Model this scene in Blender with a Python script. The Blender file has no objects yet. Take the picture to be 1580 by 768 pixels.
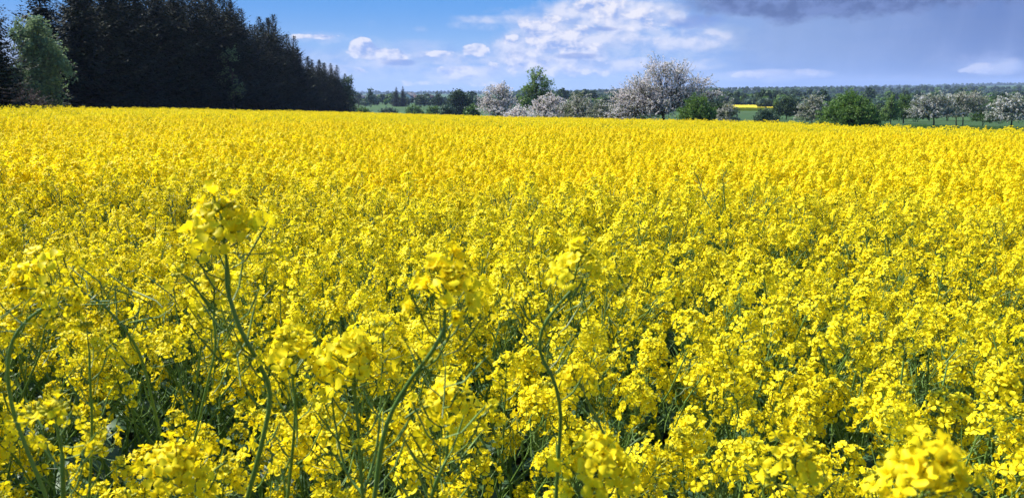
import bpy, math, random
import numpy as np
from math import sin, cos, tan, atan, atan2, radians, pi
from mathutils import Matrix, Vector, Euler

scene = bpy.context.scene
COL = scene.collection

# ------------------------------------------------------------------ camera
PITCH = radians(11.41)
CAM_Z = 1.75
F = 1194.0
cam_d = bpy.data.cameras.new("camera")
cam_d.sensor_width = 36.0
cam_d.lens = 36.0 * F / 1580.0
cam_d.clip_start = 0.05
cam_d.clip_end = 30000
cam_d.dof.use_dof = True
cam_d.dof.focus_distance = 3.2
cam_d.dof.aperture_fstop = cam_d.lens / 2.2
cam = bpy.data.objects.new("camera", cam_d)
COL.objects.link(cam)
cam.location = (0, 0, CAM_Z)
cam.rotation_euler = (pi / 2 - PITCH, 0, 0)
scene.camera = cam


def ray(px, py):
    a = (px - 790) / F
    b = (384 - py) / F
    return (a, cos(PITCH) + b * sin(PITCH), -sin(PITCH) + b * cos(PITCH))


def at(px, py, Y):
    d = ray(px, py)
    t = Y / d[1]
    return (d[0] * t, Y, CAM_Z + d[2] * t)


def azel(px, py):
    d = ray(px, py)
    return atan2(d[0], d[1]), atan2(d[2], math.hypot(d[0], d[1]))


# ------------------------------------------------------------------ sun, world, exposure
SUN_EL, SUN_AZ = radians(50), radians(-62)
sun_d = bpy.data.lights.new("sun", 'SUN')
sun_d.energy = 5.0
sun_d.angle = radians(0.5)
sun_d.color = (1.0, 0.955, 0.88)
sun = bpy.data.objects.new("sun", sun_d)
COL.objects.link(sun)
sdir = Vector((sin(SUN_AZ) * cos(SUN_EL), cos(SUN_AZ) * cos(SUN_EL), sin(SUN_EL)))
sun.rotation_euler = sdir.to_track_quat('Z', 'Y').to_euler()

scene.view_settings.view_transform = 'Standard'
scene.view_settings.look = 'None'
scene.view_settings.gamma = 1.0
scene.view_settings.use_curve_mapping = False
EXPO = 0.88
scene.view_settings.exposure = EXPO
scene.cycles.max_bounces = 6
scene.cycles.diffuse_bounces = 3
scene.cycles.transmission_bounces = 4
scene.cycles.glossy_bounces = 2
scene.cycles.volume_bounces = 0
scene.cycles.use_denoising = True


def lin(r, g, b):
    def f(c):
        c /= 255.0
        return c / 12.92 if c <= 0.04045 else ((c + 0.055) / 1.055) ** 2.4
    return (f(r), f(g), f(b))


class NT:
    """small expression helper over a node tree"""
    def __init__(self, tree):
        self.t = tree

    def new(self, kind, **kw):
        n = self.t.nodes.new(kind)
        for k, v in kw.items():
            setattr(n, k, v)
        return n

    def put(self, sock, v):
        if isinstance(v, bpy.types.NodeSocket):
            self.t.links.new(v, sock)
        elif v is not None:
            sock.default_value = v

    def m(self, op, a, b=None, c=None, clamp=False):
        n = self.new('ShaderNodeMath', operation=op, use_clamp=clamp)
        self.put(n.inputs[0], a)
        if b is not None:
            self.put(n.inputs[1], b)
        if c is not None:
            self.put(n.inputs[2], c)
        return n.outputs[0]

    def add(self, a, b): return self.m('ADD', a, b)
    def sub(self, a, b): return self.m('SUBTRACT', a, b)
    def mul(self, a, b): return self.m('MULTIPLY', a, b)

    def step(self, x, lo, hi):
        n = self.new('ShaderNodeMapRange', interpolation_type='SMOOTHSTEP')
        self.put(n.inputs['Value'], x)
        n.inputs['From Min'].default_value = lo
        n.inputs['From Max'].default_value = hi
        n.inputs['To Min'].default_value = 0
        n.inputs['To Max'].default_value = 1
        return n.outputs[0]

    def mix(self, f, a, b, blend='MIX'):
        n = self.new('ShaderNodeMix', data_type='RGBA', blend_type=blend)
        self.put(n.inputs[0], f)
        for s, v in ((n.inputs[6], a), (n.inputs[7], b)):
            if isinstance(v, (tuple, list)):
                v = tuple(v) + (1.0,) if len(v) == 3 else tuple(v)
            self.put(s, v)
        return n.outputs[2]

    def xyz(self, x, y, z):
        n = self.new('ShaderNodeCombineXYZ')
        self.put(n.inputs[0], x); self.put(n.inputs[1], y); self.put(n.inputs[2], z)
        return n.outputs[0]

    def noise(self, vec, scale, detail=4, rough=0.55, dist=0.0):
        n = self.new('ShaderNodeTexNoise')
        if vec is not None:
            self.put(n.inputs['Vector'], vec)
        n.inputs['Scale'].default_value = scale
        n.inputs['Detail'].default_value = detail
        n.inputs['Roughness'].default_value = rough
        n.inputs['Distortion'].default_value = dist
        return n.outputs['Fac']


SKY_STRENGTH = 0.15
world = bpy.data.worlds.new("World")
scene.world = world
world.use_nodes = True
wt = world.node_tree
wt.nodes.clear()
W = NT(wt)
sky = W.new('ShaderNodeTexSky', sky_type='NISHITA')
sky.sun_disc = False
sky.sun_elevation = SUN_EL
sky.sun_rotation = SUN_AZ % (2 * pi)
sky.altitude = 100
sky.air_density = 1.0
sky.dust_density = 0.25
sky.ozone_density = 3.0
tc = W.new('ShaderNodeTexCoord')
sp = W.new('ShaderNodeSeparateXYZ')
wt.links.new(tc.outputs['Generated'], sp.inputs[0])
AZ = W.m('ARCTAN2', sp.outputs[0], sp.outputs[1])
EL = W.m('ARCSINE', sp.outputs[2])


def skc(r, g, b):
    return tuple(c / SKY_STRENGTH / 2 ** EXPO for c in lin(r, g, b))


def A(px): return azel(px, 143)[0]
def E(py): return azel(790, py)[1]


P = W.xyz(AZ, W.mul(EL, 1.5), 0.0)
Pl = W.xyz(W.add(AZ, -0.005), W.mul(W.add(EL, 0.007), 1.5), 0.0)   # towards the sun
n_big = W.noise(P, 9.0, 5, 0.55)
n_mid = W.noise(P, 26.0, 6, 0.6, 0.3)
n_puff = W.noise(P, 46.0, 9, 0.55, 0.15)
n_puffl = W.noise(Pl, 46.0, 9, 0.55, 0.15)
n_str = W.noise(W.xyz(AZ, W.mul(EL, 6.0), 3.3), 12.0, 5, 0.6)
n_col = W.noise(W.xyz(AZ, W.mul(EL, 0.3), 7.7), 30.0, 3, 0.5)

# clear air: the Nishita sky, deepened towards the blue the photograph records
base = W.mix(1.0, sky.outputs[0], (0.62, 0.86, 1.10), 'MULTIPLY')
low = W.m('SUBTRACT', 1.0, W.step(EL, 0.13, 0.30))
grad = W.mix(W.step(EL, 0.0, 0.115), skc(172, 206, 244), skc(92, 162, 236))
col = W.mix(low, base, grad)

# pale veil
line = W.sub(W.add(W.mul(W.step(AZ, A(700), A(960)), 0.085), E(66)), EL)
veil = W.step(W.add(line, W.mul(W.sub(n_big, 0.5), 0.07)), -0.006, 0.022)
veil = W.mul(veil, W.sub(1.0, W.step(EL, 0.16, 0.26)))
veilcol = W.mix(W.step(n_mid, 0.38, 0.66), skc(134, 174, 236), skc(184, 206, 242))
veilcol = W.mix(W.mul(W.step(n_str, 0.48, 0.66), 0.6), veilcol, skc(196, 208, 245))
veilcol = W.mix(W.mul(W.sub(1.0, W.step(EL, 0.0, 0.045)), 0.75), veilcol, skc(172, 204, 243))
col = W.mix(W.mul(veil, 0.86), col, veilcol)

# rain-grey right-hand part
storm = W.step(W.add(AZ, W.mul(W.sub(n_big, 0.5), 0.22)), A(985), A(1215))
storm = W.mul(storm, W.sub(1.0, W.step(EL, 0.35, 0.6)))
sc_ = W.mix(W.step(W.add(EL, W.mul(W.sub(n_mid, 0.5), 0.03)), 0.012, 0.06), skc(104, 142, 208), skc(132, 160, 212))
sc_ = W.mix(W.mul(W.step(AZ, A(1180), A(1590)), 0.9), sc_, skc(78, 108, 176))
sc_ = W.mix(W.mul(W.step(n_col, 0.4, 0.75), 0.22), sc_, skc(160, 180, 232))
col = W.mix(W.mul(storm, 0.93), col, sc_)

# puffs: (px, py, rx, ry, weight)
def blobs(lst, grow=1.0):
    out = None
    for px, py, rx, ry, w in lst:
        rx, ry = rx * grow, ry * grow
        a0, e0 = azel(px, py)
        ca = cos(a0) ** 2
        ra, re = rx * ca / 1218.0, ry * cos(a0) / 1243.0
        dx = W.m('MULTIPLY', W.add(AZ, -a0), 1 / ra)
        dy = W.m('MULTIPLY', W.add(EL, -e0), 1 / re)
        r2 = W.m('MULTIPLY_ADD', dx, dx, W.mul(dy, dy))
        v = W.m('MAXIMUM', W.m('MULTIPLY_ADD', r2, -w, w), 0.0)
        out = v if out is None else W.m('MAXIMUM', out, v)
    return out


soft = blobs([(500, 60, 110, 14, .8), (930, 30, 210, 42, 1.0), (860, 95, 150, 40, 1.0), (700, 110, 90, 22, .7),
              (1190, 117, 130, 14, 1.0), (1530, 100, 95, 26, .8), (640, 45, 60, 8, .5), (560, 118, 60, 14, .5),
              (1020, 70, 120, 20, .8), (760, 40, 120, 12, .55), (1330, 119, 120, 8, .6)])
sa = W.step(W.add(soft, W.mul(W.sub(n_mid, 0.55), 2.2)), 0.15, 1.1)
col = W.mix(W.mul(sa, 0.75), col, W.mix(W.step(AZ, A(1120), A(1300)), skc(204, 214, 246), skc(164, 178, 228)))

bank = blobs([(700, 90, 120, 14, .6), (500, 110, 70, 16, .5), (1000, 100, 150, 14, .7), (780, 30, 110, 10, .5), (850, 78, 120, 44, 1.0), (950, 24, 130, 34, 1.0), (905, 58, 110, 26, .9), (720, 116, 90, 20, .7), (1200, 115, 110, 10, .8), (1525, 103, 80, 18, .6), (1060, 60, 90, 22, .7), (590, 92, 70, 18, .6)])
n_bank = W.noise(P, 22.0, 6, 0.5, 0.1)
n_bankl = W.noise(Pl, 22.0, 6, 0.5, 0.1)
ba = W.mul(W.step(W.add(bank, W.mul(W.sub(n_bank, 0.5), 1.7)), 0.05, 0.80), W.step(bank, 0.0, 0.4))
bl = W.m('ADD', W.m('MULTIPLY', W.sub(n_bank, n_bankl), 6.0), 0.62, clamp=True)
bcol = W.mix(bl, skc(158, 184, 236), skc(232, 234, 250))
bcol = W.mix(W.mul(W.step(AZ, A(1080), A(1200)), 0.6), bcol, skc(150, 170, 222))
col = W.mix(W.mul(ba, 0.9), col, bcol)
dens0 = blobs([(558, 76, 24, 16, 1.3), (575, 82, 30, 12, 1.2), (604, 86, 30, 11, 1.1), (732, 78, 26, 12, .9), (706, 112, 34, 12, .9),
               (838, 52, 30, 28, 1.15), (808, 38, 12, 10, .8), (866, 70, 46, 18, .95), (800, 95, 28, 22, .85),
               (930, 12, 44, 22, 1.0), (966, 24, 60, 14, .7), (905, 74, 46, 10, .75), (836, 104, 18, 14, .8),
               (870, 108, 42, 12, .6), (1160, 116, 30, 6, .8), (1235, 112, 34, 7, .8), (1510, 104, 40, 10, .65),
               (790, 62, 20, 10, .8), (850, 30, 26, 10, .7), (885, 52, 40, 14, .8), (990, 40, 50, 10, .6), (680, 84, 40, 6, .6), (745, 130, 40, 5, .6), (640, 128, 50, 5, .6), (905, 112, 50, 10, .6), (1020, 62, 30, 8, .5), (490, 57, 44, 5, .8), (545, 110, 22, 7, .6), (762, 104, 18, 9, .6), (936, 92, 14, 7, .6)], 1.22)
dens = W.add(W.mul(dens0, 1.25), W.mul(W.sub(n_puff, 0.50), 2.6))
pa = W.mul(W.step(dens, 0.42, 0.85), W.step(dens0, 0.0, 0.2))
lit = W.m('ADD', W.m('MULTIPLY', W.sub(n_puff, n_puffl), 4.0), 0.60, clamp=True)
pcol = W.mix(lit, skc(150, 176, 234), skc(248, 245, 252))
pcol = W.mix(W.mul(W.step(AZ, A(1080), A(1200)), 0.5), pcol, skc(158, 172, 222))
col = W.mix(W.mul(pa, 0.9), col, pcol)
# shaded flat undersides of the puffs
und = blobs([(618, 97, 40, 7, 1.0), (890, 87, 55, 7, .9), (930, 45, 50, 5, .6), (1075, 34, 60, 14, .9)])
ua = W.step(W.add(und, W.mul(W.sub(n_puff, 0.5), 1.2)), 0.2, 0.9)
col = W.mix(W.mul(ua, 0.7), col, skc(112, 144, 216))
# dark cloud base at the top right
dl = W.add(W.mul(W.m('ABSOLUTE', W.add(AZ, -A(1235))), 0.05), E(42))
dk = W.step(W.add(W.sub(EL, dl), W.mul(W.sub(n_mid, 0.5), 0.045)), -0.002, 0.012)
dk = W.mul(dk, W.mul(W.step(AZ, A(1010), A(1120)), W.sub(1.0, W.step(EL, 0.3, 0.5))))
col = W.mix(W.mul(dk, 0.9), col, W.mix(W.step(n_puff, 0.35, 0.65), skc(72, 92, 148), skc(108, 130, 188)))

bg = W.new('ShaderNodeBackground')
wt.links.new(col, bg.inputs[0])
bg.inputs[1].default_value = SKY_STRENGTH
wo = W.new('ShaderNodeOutputWorld')
wt.links.new(bg.outputs[0], wo.inputs[0])


# ------------------------------------------------------------------ helpers
def tag(o, label=None, cat=None, group=None, kind=None):
    if label: o['label'] = label
    if cat: o['category'] = cat
    if group: o['group'] = group
    if kind: o['kind'] = kind
    return o


class MB:
    def __init__(self):
        self.V, self.Q, self.M, self.n = [], [], [], 0

    def add(self, v, q, m=0):
        v = np.asarray(v, dtype=np.float32).reshape(-1, 3)
        q = np.asarray(q, dtype=np.int64).reshape(-1, 4)
        self.V.append(v)
        self.Q.append(q + self.n)
        self.M.append(np.full(len(q), m) if np.isscalar(m) else np.asarray(m))
        self.n += len(v)

    def arrays(self):
        return np.concatenate(self.V), np.concatenate(self.Q), np.concatenate(self.M)

    def merge(self, other, mat=None):
        v, q, m = other.arrays() if isinstance(other, MB) else other
        if mat is not None:
            R = np.array(mat)[:3, :3]; T = np.array(mat)[:3, 3]
            v = v @ R.T + T
        self.add(v, q, m)

    def tube(self, pts, rad, sides=4, m=0):
        pts = np.asarray(pts, dtype=float)
        k = len(pts)
        rad = np.broadcast_to(np.asarray(rad, dtype=float), (k,))
        tg = np.gradient(pts, axis=0)
        tg /= np.linalg.norm(tg, axis=1)[:, None] + 1e-9
        ref = np.array([0.0, 0.0, 1.0]) if abs(tg[0][2]) < 0.8 else np.array([1.0, 0.0, 0.0])
        a = np.cross(tg, ref); a /= np.linalg.norm(a, axis=1)[:, None] + 1e-9
        b = np.cross(tg, a)
        th = np.arange(sides) * 2 * pi / sides
        v = pts[:, None, :] + rad[:, None, None] * (a[:, None, :] * np.cos(th)[None, :, None] + b[:, None, :] * np.sin(th)[None, :, None])
        i, j = np.meshgrid(np.arange(k - 1), np.arange(sides), indexing='ij')
        i = i.ravel(); j = j.ravel(); j2 = (j + 1) % sides
        q = np.stack([i * sides + j, i * sides + j2, (i + 1) * sides + j2, (i + 1) * sides + j], 1)
        self.add(v.reshape(-1, 3), q, m)

    def mesh(self, name, mats, smooth=False):
        me = bpy.data.meshes.new(name)
        v, q, m = self.arrays()
        me.vertices.add(len(v)); me.vertices.foreach_set('co', v.astype(np.float32).ravel())
        me.loops.add(len(q) * 4); me.loops.foreach_set('vertex_index', q.astype(np.int32).ravel())
        me.polygons.add(len(q))
        me.polygons.foreach_set('loop_start', (np.arange(len(q)) * 4).astype(np.int32))
        for mt in mats: me.materials.append(mt)
        me.polygons.foreach_set('material_index', m.astype(np.int32))
        if smooth: me.polygons.foreach_set('use_smooth', np.ones(len(q), dtype=bool))
        me.update(calc_edges=True)
        return me

    def build(self, name, mats, parent=None, smooth=False, link=True):
        o = bpy.data.objects.new(name, self.mesh(name, mats, smooth))
        if link: COL.objects.link(o)
        if parent: o.parent = parent
        return o


def empty(name, loc=(0, 0, 0), rz=0.0):
    o = bpy.data.objects.new(name, None)
    o.empty_display_size = 0.2
    COL.objects.link(o)
    o.location = loc
    o.rotation_euler = (0, 0, rz)
    return o


def mat(name, build):
    mt = bpy.data.materials.new(name)
    mt.use_nodes = True
    t = mt.node_tree
    t.nodes.clear()
    n = NT(t)
    out = n.new('ShaderNodeOutputMaterial')
    s = build(n)
    t.links.new(s, out.inputs[0])
    return mt


def leafy(name, c1, c2, trans=0.3, scale=3.0, rough=0.6, spec=0.15, c3=None, tcol=None, objvar=0.25, drift=None):
    """two-sided thin tissue: diffuse + light shining through, colour varied over the plant"""
    def b(n):
        g = n.new('ShaderNodeNewGeometry')
        oi = n.new('ShaderNodeObjectInfo')
        t = n.new('ShaderNodeTexCoord')
        f = n.step(n.noise(t.outputs['Object'], scale, 3), 0.35, 0.65)
        c = n.mix(f, c1, c2)
        r = g.outputs['Random Per Island']
        if drift is not None:
            d1 = n.noise(g.outputs['Position'], 0.45, 2); d2 = n.noise(g.outputs['Position'], 7.0, 1)
            c = n.mix(n.mul(n.step(n.add(n.mul(d1, .6), n.mul(d2, .4)), .42, .62), .65), c, drift)
        if c3 is not None:
            c = n.mix(n.step(r, 0.8, 0.82), c, c3)
        hv = n.new('ShaderNodeHueSaturation')
        n.put(hv.inputs['Color'], c)
        v = n.add(n.mul(oi.outputs['Random'], objvar), n.mul(r, 0.25))
        n.put(hv.inputs['Value'], n.add(v, 1.0 - objvar / 2 - 0.125))
        c = hv.outputs[0]
        p = n.new('ShaderNodeBsdfPrincipled')
        n.put(p.inputs['Base Color'], c)
        p.inputs['Roughness'].default_value = rough
        p.inputs['Specular IOR Level'].default_value = spec
        tr = n.new('ShaderNodeBsdfTranslucent')
        n.put(tr.inputs[0], n.mix(1.0, c, tcol or (1, 1, 1), 'MULTIPLY'))
        mx = n.new('ShaderNodeMixShader')
        mx.inputs[0].default_value = trans
        n.t.links.new(p.outputs[0], mx.inputs[1]); n.t.links.new(tr.outputs[0], mx.inputs[2])
        return mx.outputs[0]
    return mat(name, b)


def solid(name, c1, c2=None, scale=4.0, rough=0.8, spec=0.2, stretch=(1, 1, 1), bump=0.0):
    def b(n):
        t = n.new('ShaderNodeTexCoord')
        mp = n.new('ShaderNodeMapping'); mp.inputs['Scale'].default_value = stretch
        n.put(mp.inputs[0], t.outputs['Object'])
        f = n.noise(mp.outputs[0], scale, 4, 0.6)
        p = n.new('ShaderNodeBsdfPrincipled')
        n.put(p.inputs['Base Color'], n.mix(n.step(f, 0.3, 0.7), c1, c2 or c1))
        p.inputs['Roughness'].default_value = rough
        p.inputs['Specular IOR Level'].default_value = spec
        if bump:
            bp = n.new('ShaderNodeBump'); bp.inputs['Strength'].default_value = bump
            n.put(bp.inputs['Height'], f); n.put(p.inputs['Normal'], bp.outputs[0])
        return p.outputs[0]
    return mat(name, b)


PETAL = leafy('rapeseed_petal', (0.94, 0.785, 0.013), (0.94, 0.735, 0.010), 0.40, 40.0, 0.5, 0.12, objvar=0.16, drift=(0.92, 0.79, 0.02))
BUD = leafy('rapeseed_bud', (0.36, 0.38, 0.03), (0.55, 0.48, 0.02), 0.15, 60.0, 0.5, 0.2)
STEM = leafy('rapeseed_stem', (0.110, 0.195, 0.032), (0.155, 0.255, 0.050), 0.12, 6.0, 0.45, 0.35)
RLEAF = leafy('rapeseed_leaf', (0.055, 0.125, 0.060), (0.085, 0.165, 0.055), 0.3, 9.0, 0.5, 0.3)

# ------------------------------------------------------------------ terrain
def softmax(a, b, k):
    m = np.maximum(a, b)
    return m + k * np.log(np.exp((a - m) / k) + np.exp((b - m) / k))


def sst(x, lo, hi):
    t = np.clip((x - lo) / (hi - lo), 0, 1)
    return t * t * (3 - 2 * t)


def terr(x, y):
    x = np.asarray(x, dtype=float); y = np.asarray(y, dtype=float)
    r = np.hypot(x, y)
    xc = np.clip(x, -80, 400)
    yc = np.clip(y, -60, 400)
    # tilt: falling to the right of the view more gently than it rises to the left
    tilt = np.where(xc < 0, -0.0265 * xc, -0.015 * xc)
    plane = -0.024 * yc - 0.00003 * yc * np.abs(yc) + tilt
    az = np.arctan2(x, np.maximum(y, 1e-3))
    L = np.interp(r, [0, 200, 700, 2000, 5000, 9000], [-6.3, -6.3, -6.4, -6.0, -4, -4])
    R = np.interp(r, [0, 100, 200, 400, 700, 1500, 3000, 4500, 9000], [-2.2, -2.35, -4.0, -5.4, -5.0, 0, 22, 38, 34])
    fr = sst(r, 900, 2600)
    R = R * (1 - fr) + (R * (0.40 + 0.60 * sst(az, 0.25, 0.6))) * fr
    w = sst(az, -0.06, 0.30)
    fl = L * (1 - w) + R * w
    fl = fl + sst(r, 150, 900) * (1.2 * np.sin(x / 170 + 1) * np.sin(y / 230) + 2.5 * sst(r, 1000, 3000) * np.sin(x / 330 + 2) * np.cos(y / 510 + x / 900))
    z = softmax(plane, fl, 0.35)
    return z


def tz(x, y): return float(terr(x, y))


T_ED = [-0.9, -0.205, 0.0, 0.2545, 0.4187, 0.6486, 0.9, 2.0]
Y_ED = [150, 150, 92, 61, 42, 31, 24, 12]


def infield(x, y):
    x = np.asarray(x); y = np.asarray(y)
    t = x / np.maximum(y, 0.5)
    return (x > -31.5 + 0.8 * np.sin(y / 7)) & (y < np.interp(t, T_ED, Y_ED) + 0.6 * np.sin(x * 0.9)) & (y > -3)


def ground_mat(n):
    g = n.new('ShaderNodeNewGeometry')
    P0 = g.outputs['Position']
    s = n.new('ShaderNodeSeparateXYZ'); n.put(s.inputs[0], P0)
    f1 = n.noise(P0, 0.012, 4, 0.5)
    f2 = n.noise(P0, 0.9, 5, 0.7)
    f3 = n.noise(P0, 0.05, 4, 0.6)
    c = n.mix(n.step(f1, 0.45, 0.52), (0.040, 0.080, 0.022), (0.058, 0.115, 0.030))
    c = n.mix(n.mul(n.step(f3, 0.40, 0.7), 0.6), c, (0.075, 0.10, 0.036))
    c = n.mix(n.mul(n.step(f2, 0.3, 0.75), 0.5), c, (0.030, 0.065, 0.016))
    # soil and litter where the crop stands
    dist = n.m('SQRT', n.add(n.mul(s.outputs[0], s.outputs[0]), n.mul(s.outputs[1], s.outputs[1])))
    soil = n.sub(1.0, n.step(dist, 40, 52))
    c = n.mix(soil, c, n.mix(n.step(f2, 0.4, 0.6), (0.030, 0.024, 0.014), (0.022, 0.035, 0.012)))
    p = n.new('ShaderNodeBsdfPrincipled')
    n.put(p.inputs['Base Color'], c)
    p.inputs['Roughness'].default_value = 0.9
    p.inputs['Specular IOR Level'].default_value = 0.1
    bp = n.new('ShaderNodeBump'); bp.inputs['Strength'].default_value = 0.6
    bp.inputs['Distance'].default_value = 0.2
    n.put(bp.inputs['Height'], f2); n.put(p.inputs['Normal'], bp.outputs[0])
    return p.outputs[0]


def polar_sheet(r, th, zoff=0.0):
    R, T = np.meshgrid(r, th, indexing='ij')
    x = R * np.sin(T); y = R * np.cos(T)
    z = terr(x, y) + zoff
    nr, nt = R.shape
    v = np.stack([x, y, z], -1).reshape(-1, 3)
    i, j = np.meshgrid(np.arange(nr - 1), np.arange(nt - 1), indexing='ij')
    i = i.ravel(); j = j.ravel()
    q = np.stack([i * nt + j, i * nt + j + 1, (i + 1) * nt + j + 1, (i + 1) * nt + j], 1)
    mb = MB(); mb.add(v, q[:, ::-1]); return mb


g = polar_sheet(np.concatenate([[0.02], np.geomspace(0.6, 8500, 230)]), np.linspace(-pi, pi, 361))
ground = g.build('ground', [mat('meadow_ground', ground_mat)], smooth=True)
tag(ground, 'gently falling green meadow ground reaching to the far hills', kind='structure')

# ------------------------------------------------------------------ rapeseed pieces
def flower_tpl(opening, detail, seed):
    """unit flower, axis +z, petal reach ~1; mats 0 petal 1 bud 2 green"""
    rg = np.random.default_rng(seed)
    mb = MB()
    if detail == 2:
        rows = [(0.00, .10, .10, .0), (.3, .20, .26, .34), (.62, .70, .62, .52), (.85, .88, .92, .50), (1.0, .50, 1.10, .40)]
    elif detail == 1:
        rows = [(0.0, .16, .10, 0.05), (.6, .84, .62, .50), (1.0, .66, 1.05, .42)]
    for k in range(4):
        a = k * pi / 2 + rg.normal(0, .12)
        ct, st = cos(a), sin(a)
        op = opening * rg.uniform(.85, 1.15)
        curl = rg.normal(0, .12)
        V = []
        for (t, w, r, h) in rows:
            rr = r * op
            hh = h + (1 - op) * r * 0.9 + curl * t * t * 1.6
            for s, dz in ((-1, .10), (0, -.02), (1, .10)):
                ww = w * s * .62
                z = hh + dz * w * (1 if s else 1) + rg.normal(0, .02)
                V.append((rr * ct - ww * st, rr * st + ww * ct, z))
        V = np.array(V)
        nr = len(rows)
        if detail == 1:
            V = V.reshape(nr, 3, 3)[:, [0, 2], :].reshape(-1, 3)
            q = [[i * 2, i * 2 + 1, i * 2 + 3, i * 2 + 2] for i in range(nr - 1)]
        else:
            q = [[i * 3 + j, i * 3 + j + 1, (i + 1) * 3 + j + 1, (i + 1) * 3 + j] for i in range(nr - 1) for j in (0, 1)]
        mb.add(V, q, 0)
    if detail == 2:
        for k in range(5):
            a = k * 1.256 + .3
            mb.tube([(0, 0, .1), (.10 * cos(a), .10 * sin(a), .35), (.15 * cos(a), .15 * sin(a), .55)], [.03, .03, .05], 3, 0)
        mb.tube([(0, 0, -.25), (0, 0, 0.05), (0, 0, .3)], [.05, .09, .11], 4, 2)
    return mb.arrays()


def frame_to(d):
    d = Vector(d).normalized()
    return d.to_track_quat('Z', 'Y').to_matrix()


FT2 = [flower_tpl(o, 2, s) for s, o in enumerate((1.0, .9, .78, 1.05, .45))]
FT1 = [flower_tpl(o, 1, s) for s, o in enumerate((1.0, .85, .6))]


def head(seed, detail=2, n=None, R=.0096, spread=1.05, pods=True, buds=12, axis_len=.066):
    """raceme growing from origin along +z, tip of the stem at the origin"""
    rg = np.random.default_rng(seed)
    mb = MB()
    n = n or int(rg.integers(22, 34))
    tpl = FT2 if detail == 2 else FT1
    tpl = [t for t in tpl]
    if detail == 2:
        mb.tube([(0, 0, -.01), (0, 0, axis_len * .5), (0, 0, axis_len)], [.0016, .0014, .0009], 4, 2)
    for i in range(n):
        f = i / max(1, n - 1)                      # 0 low .. 1 top
        a = i * 2.39996 + rg.normal(0, .3)
        z0 = axis_len * (.18 + .78 * f) + rg.normal(0, .002)
        tilt = radians(74 - 48 * f) + rg.normal(0, .15)
        L = (.026 - .012 * f) * spread * rg.uniform(.8, 1.2)
        d = Vector((sin(tilt) * cos(a), sin(tilt) * sin(a), cos(tilt)))
        p0 = Vector((0, 0, z0)); p1 = p0 + d * L
        if detail == 2 and rg.random() < .22: L *= rg.uniform(1.2, 1.7); p1 = p0 + d * L + Vector((0, 0, -.004))
        if detail == 2:
            pm = (p0 + p1) * .5 + Vector((0, 0, -.002))
            mb.tube([p0, pm, p1], [.0006] * 3, 3, 2)
        nd = d + Vector(rg.normal(0, .28, 3))
        Mx = Matrix.Translation(p1) @ frame_to(nd).to_4x4() @ Matrix.Rotation(rg.uniform(0, 6.28), 4, 'Z')
        k = int(rg.integers(0, len(tpl)))
        if detail == 2 and f > .8 and rg.random() < .4: k = 4
        s = R * rg.uniform(.85, 1.15) * (1.0 - .2 * f)
        mb.merge(tpl[k], Mx @ Matrix.Scale(s, 4))
    if buds:
        for i in range(buds):
            f = i / buds
            a = i * 2.39996
            tilt = radians(60 * (1 - f) + 5)
            L = .014 - .006 * f
            p0 = Vector((0, 0, axis_len * .97))
            d = Vector((sin(tilt) * cos(a), sin(tilt) * sin(a), cos(tilt)))
            p1 = p0 + d * L
            r = .0022 * rg.uniform(.8, 1.2)
            if detail == 2:
                mb.tube([p1 - d * .004, p1 - d * .0015, p1 + d * .002, p1 + d * .0045], [.0008, r, r, .0006], 5, 1)
            elif i % 4 == 0:
                mb.tube([p1 - d * .004, p1 + d * .001, p1 + d * .005], [.001, .004, .001], 3, 1)
    if pods and detail == 2:
        for i in range(int(rg.integers(9, 16))):
            a = i * 2.4 + rg.uniform(0, 1)
            z0 = -.006 - i * .010
            L = rg.uniform(.022, .045)
            t1 = radians(rg.uniform(45, 75))
            d = Vector((sin(t1) * cos(a), sin(t1) * sin(a), cos(t1)))
            p0 = Vector((0, 0, z0)); p1 = p0 + d * .018
            d2 = (d + Vector((0, 0, .9))).normalized()
            p2 = p1 + d2 * L * .6; p3 = p1 + d2 * L
            mb.tube([p0, p1, p2, p3], [.0006, .0009, .0011, .0004], 3, 2)
    return mb


def leaf_blade(mb, p, d, L, wd, droop, m, rg, seg=4):
    d = np.array(d, float); d /= np.linalg.norm(d)
    side = np.cross(d, (0, 0, 1)); side /= np.linalg.norm(side) + 1e-9
    V = []
    pos = np.array(p, float)
    dr = d.copy()
    for i in range(seg + 1):
        t = i / seg
        w = wd * (sin(pi * min(1, t * .86 + .14)) ** .8) * (1 - .25 * t)
        up = np.cross(side, dr)
        wob = rg.normal(0, .08 * wd)
        V += [pos - side * w + up * w * .35, pos + up * wob, pos + side * w + up * w * .35]
        pos = pos + dr * L / seg
        dr = dr + np.array((0, 0, -droop / seg)); dr /= np.linalg.norm(dr)
    q = [[i * 3 + j, i * 3 + j + 1, (i + 1) * 3 + j + 1, (i + 1) * 3 + j] for i in range(seg) for j in (0, 1)]
    mb.add(V, q, m)


NHEAD = 7
HEADS2 = [head(100 + i) for i in range(NHEAD)]
HEADS1 = [head(200 + i, 1, n=30, R=.0105, pods=False, buds=6) for i in range(5)]


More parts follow.
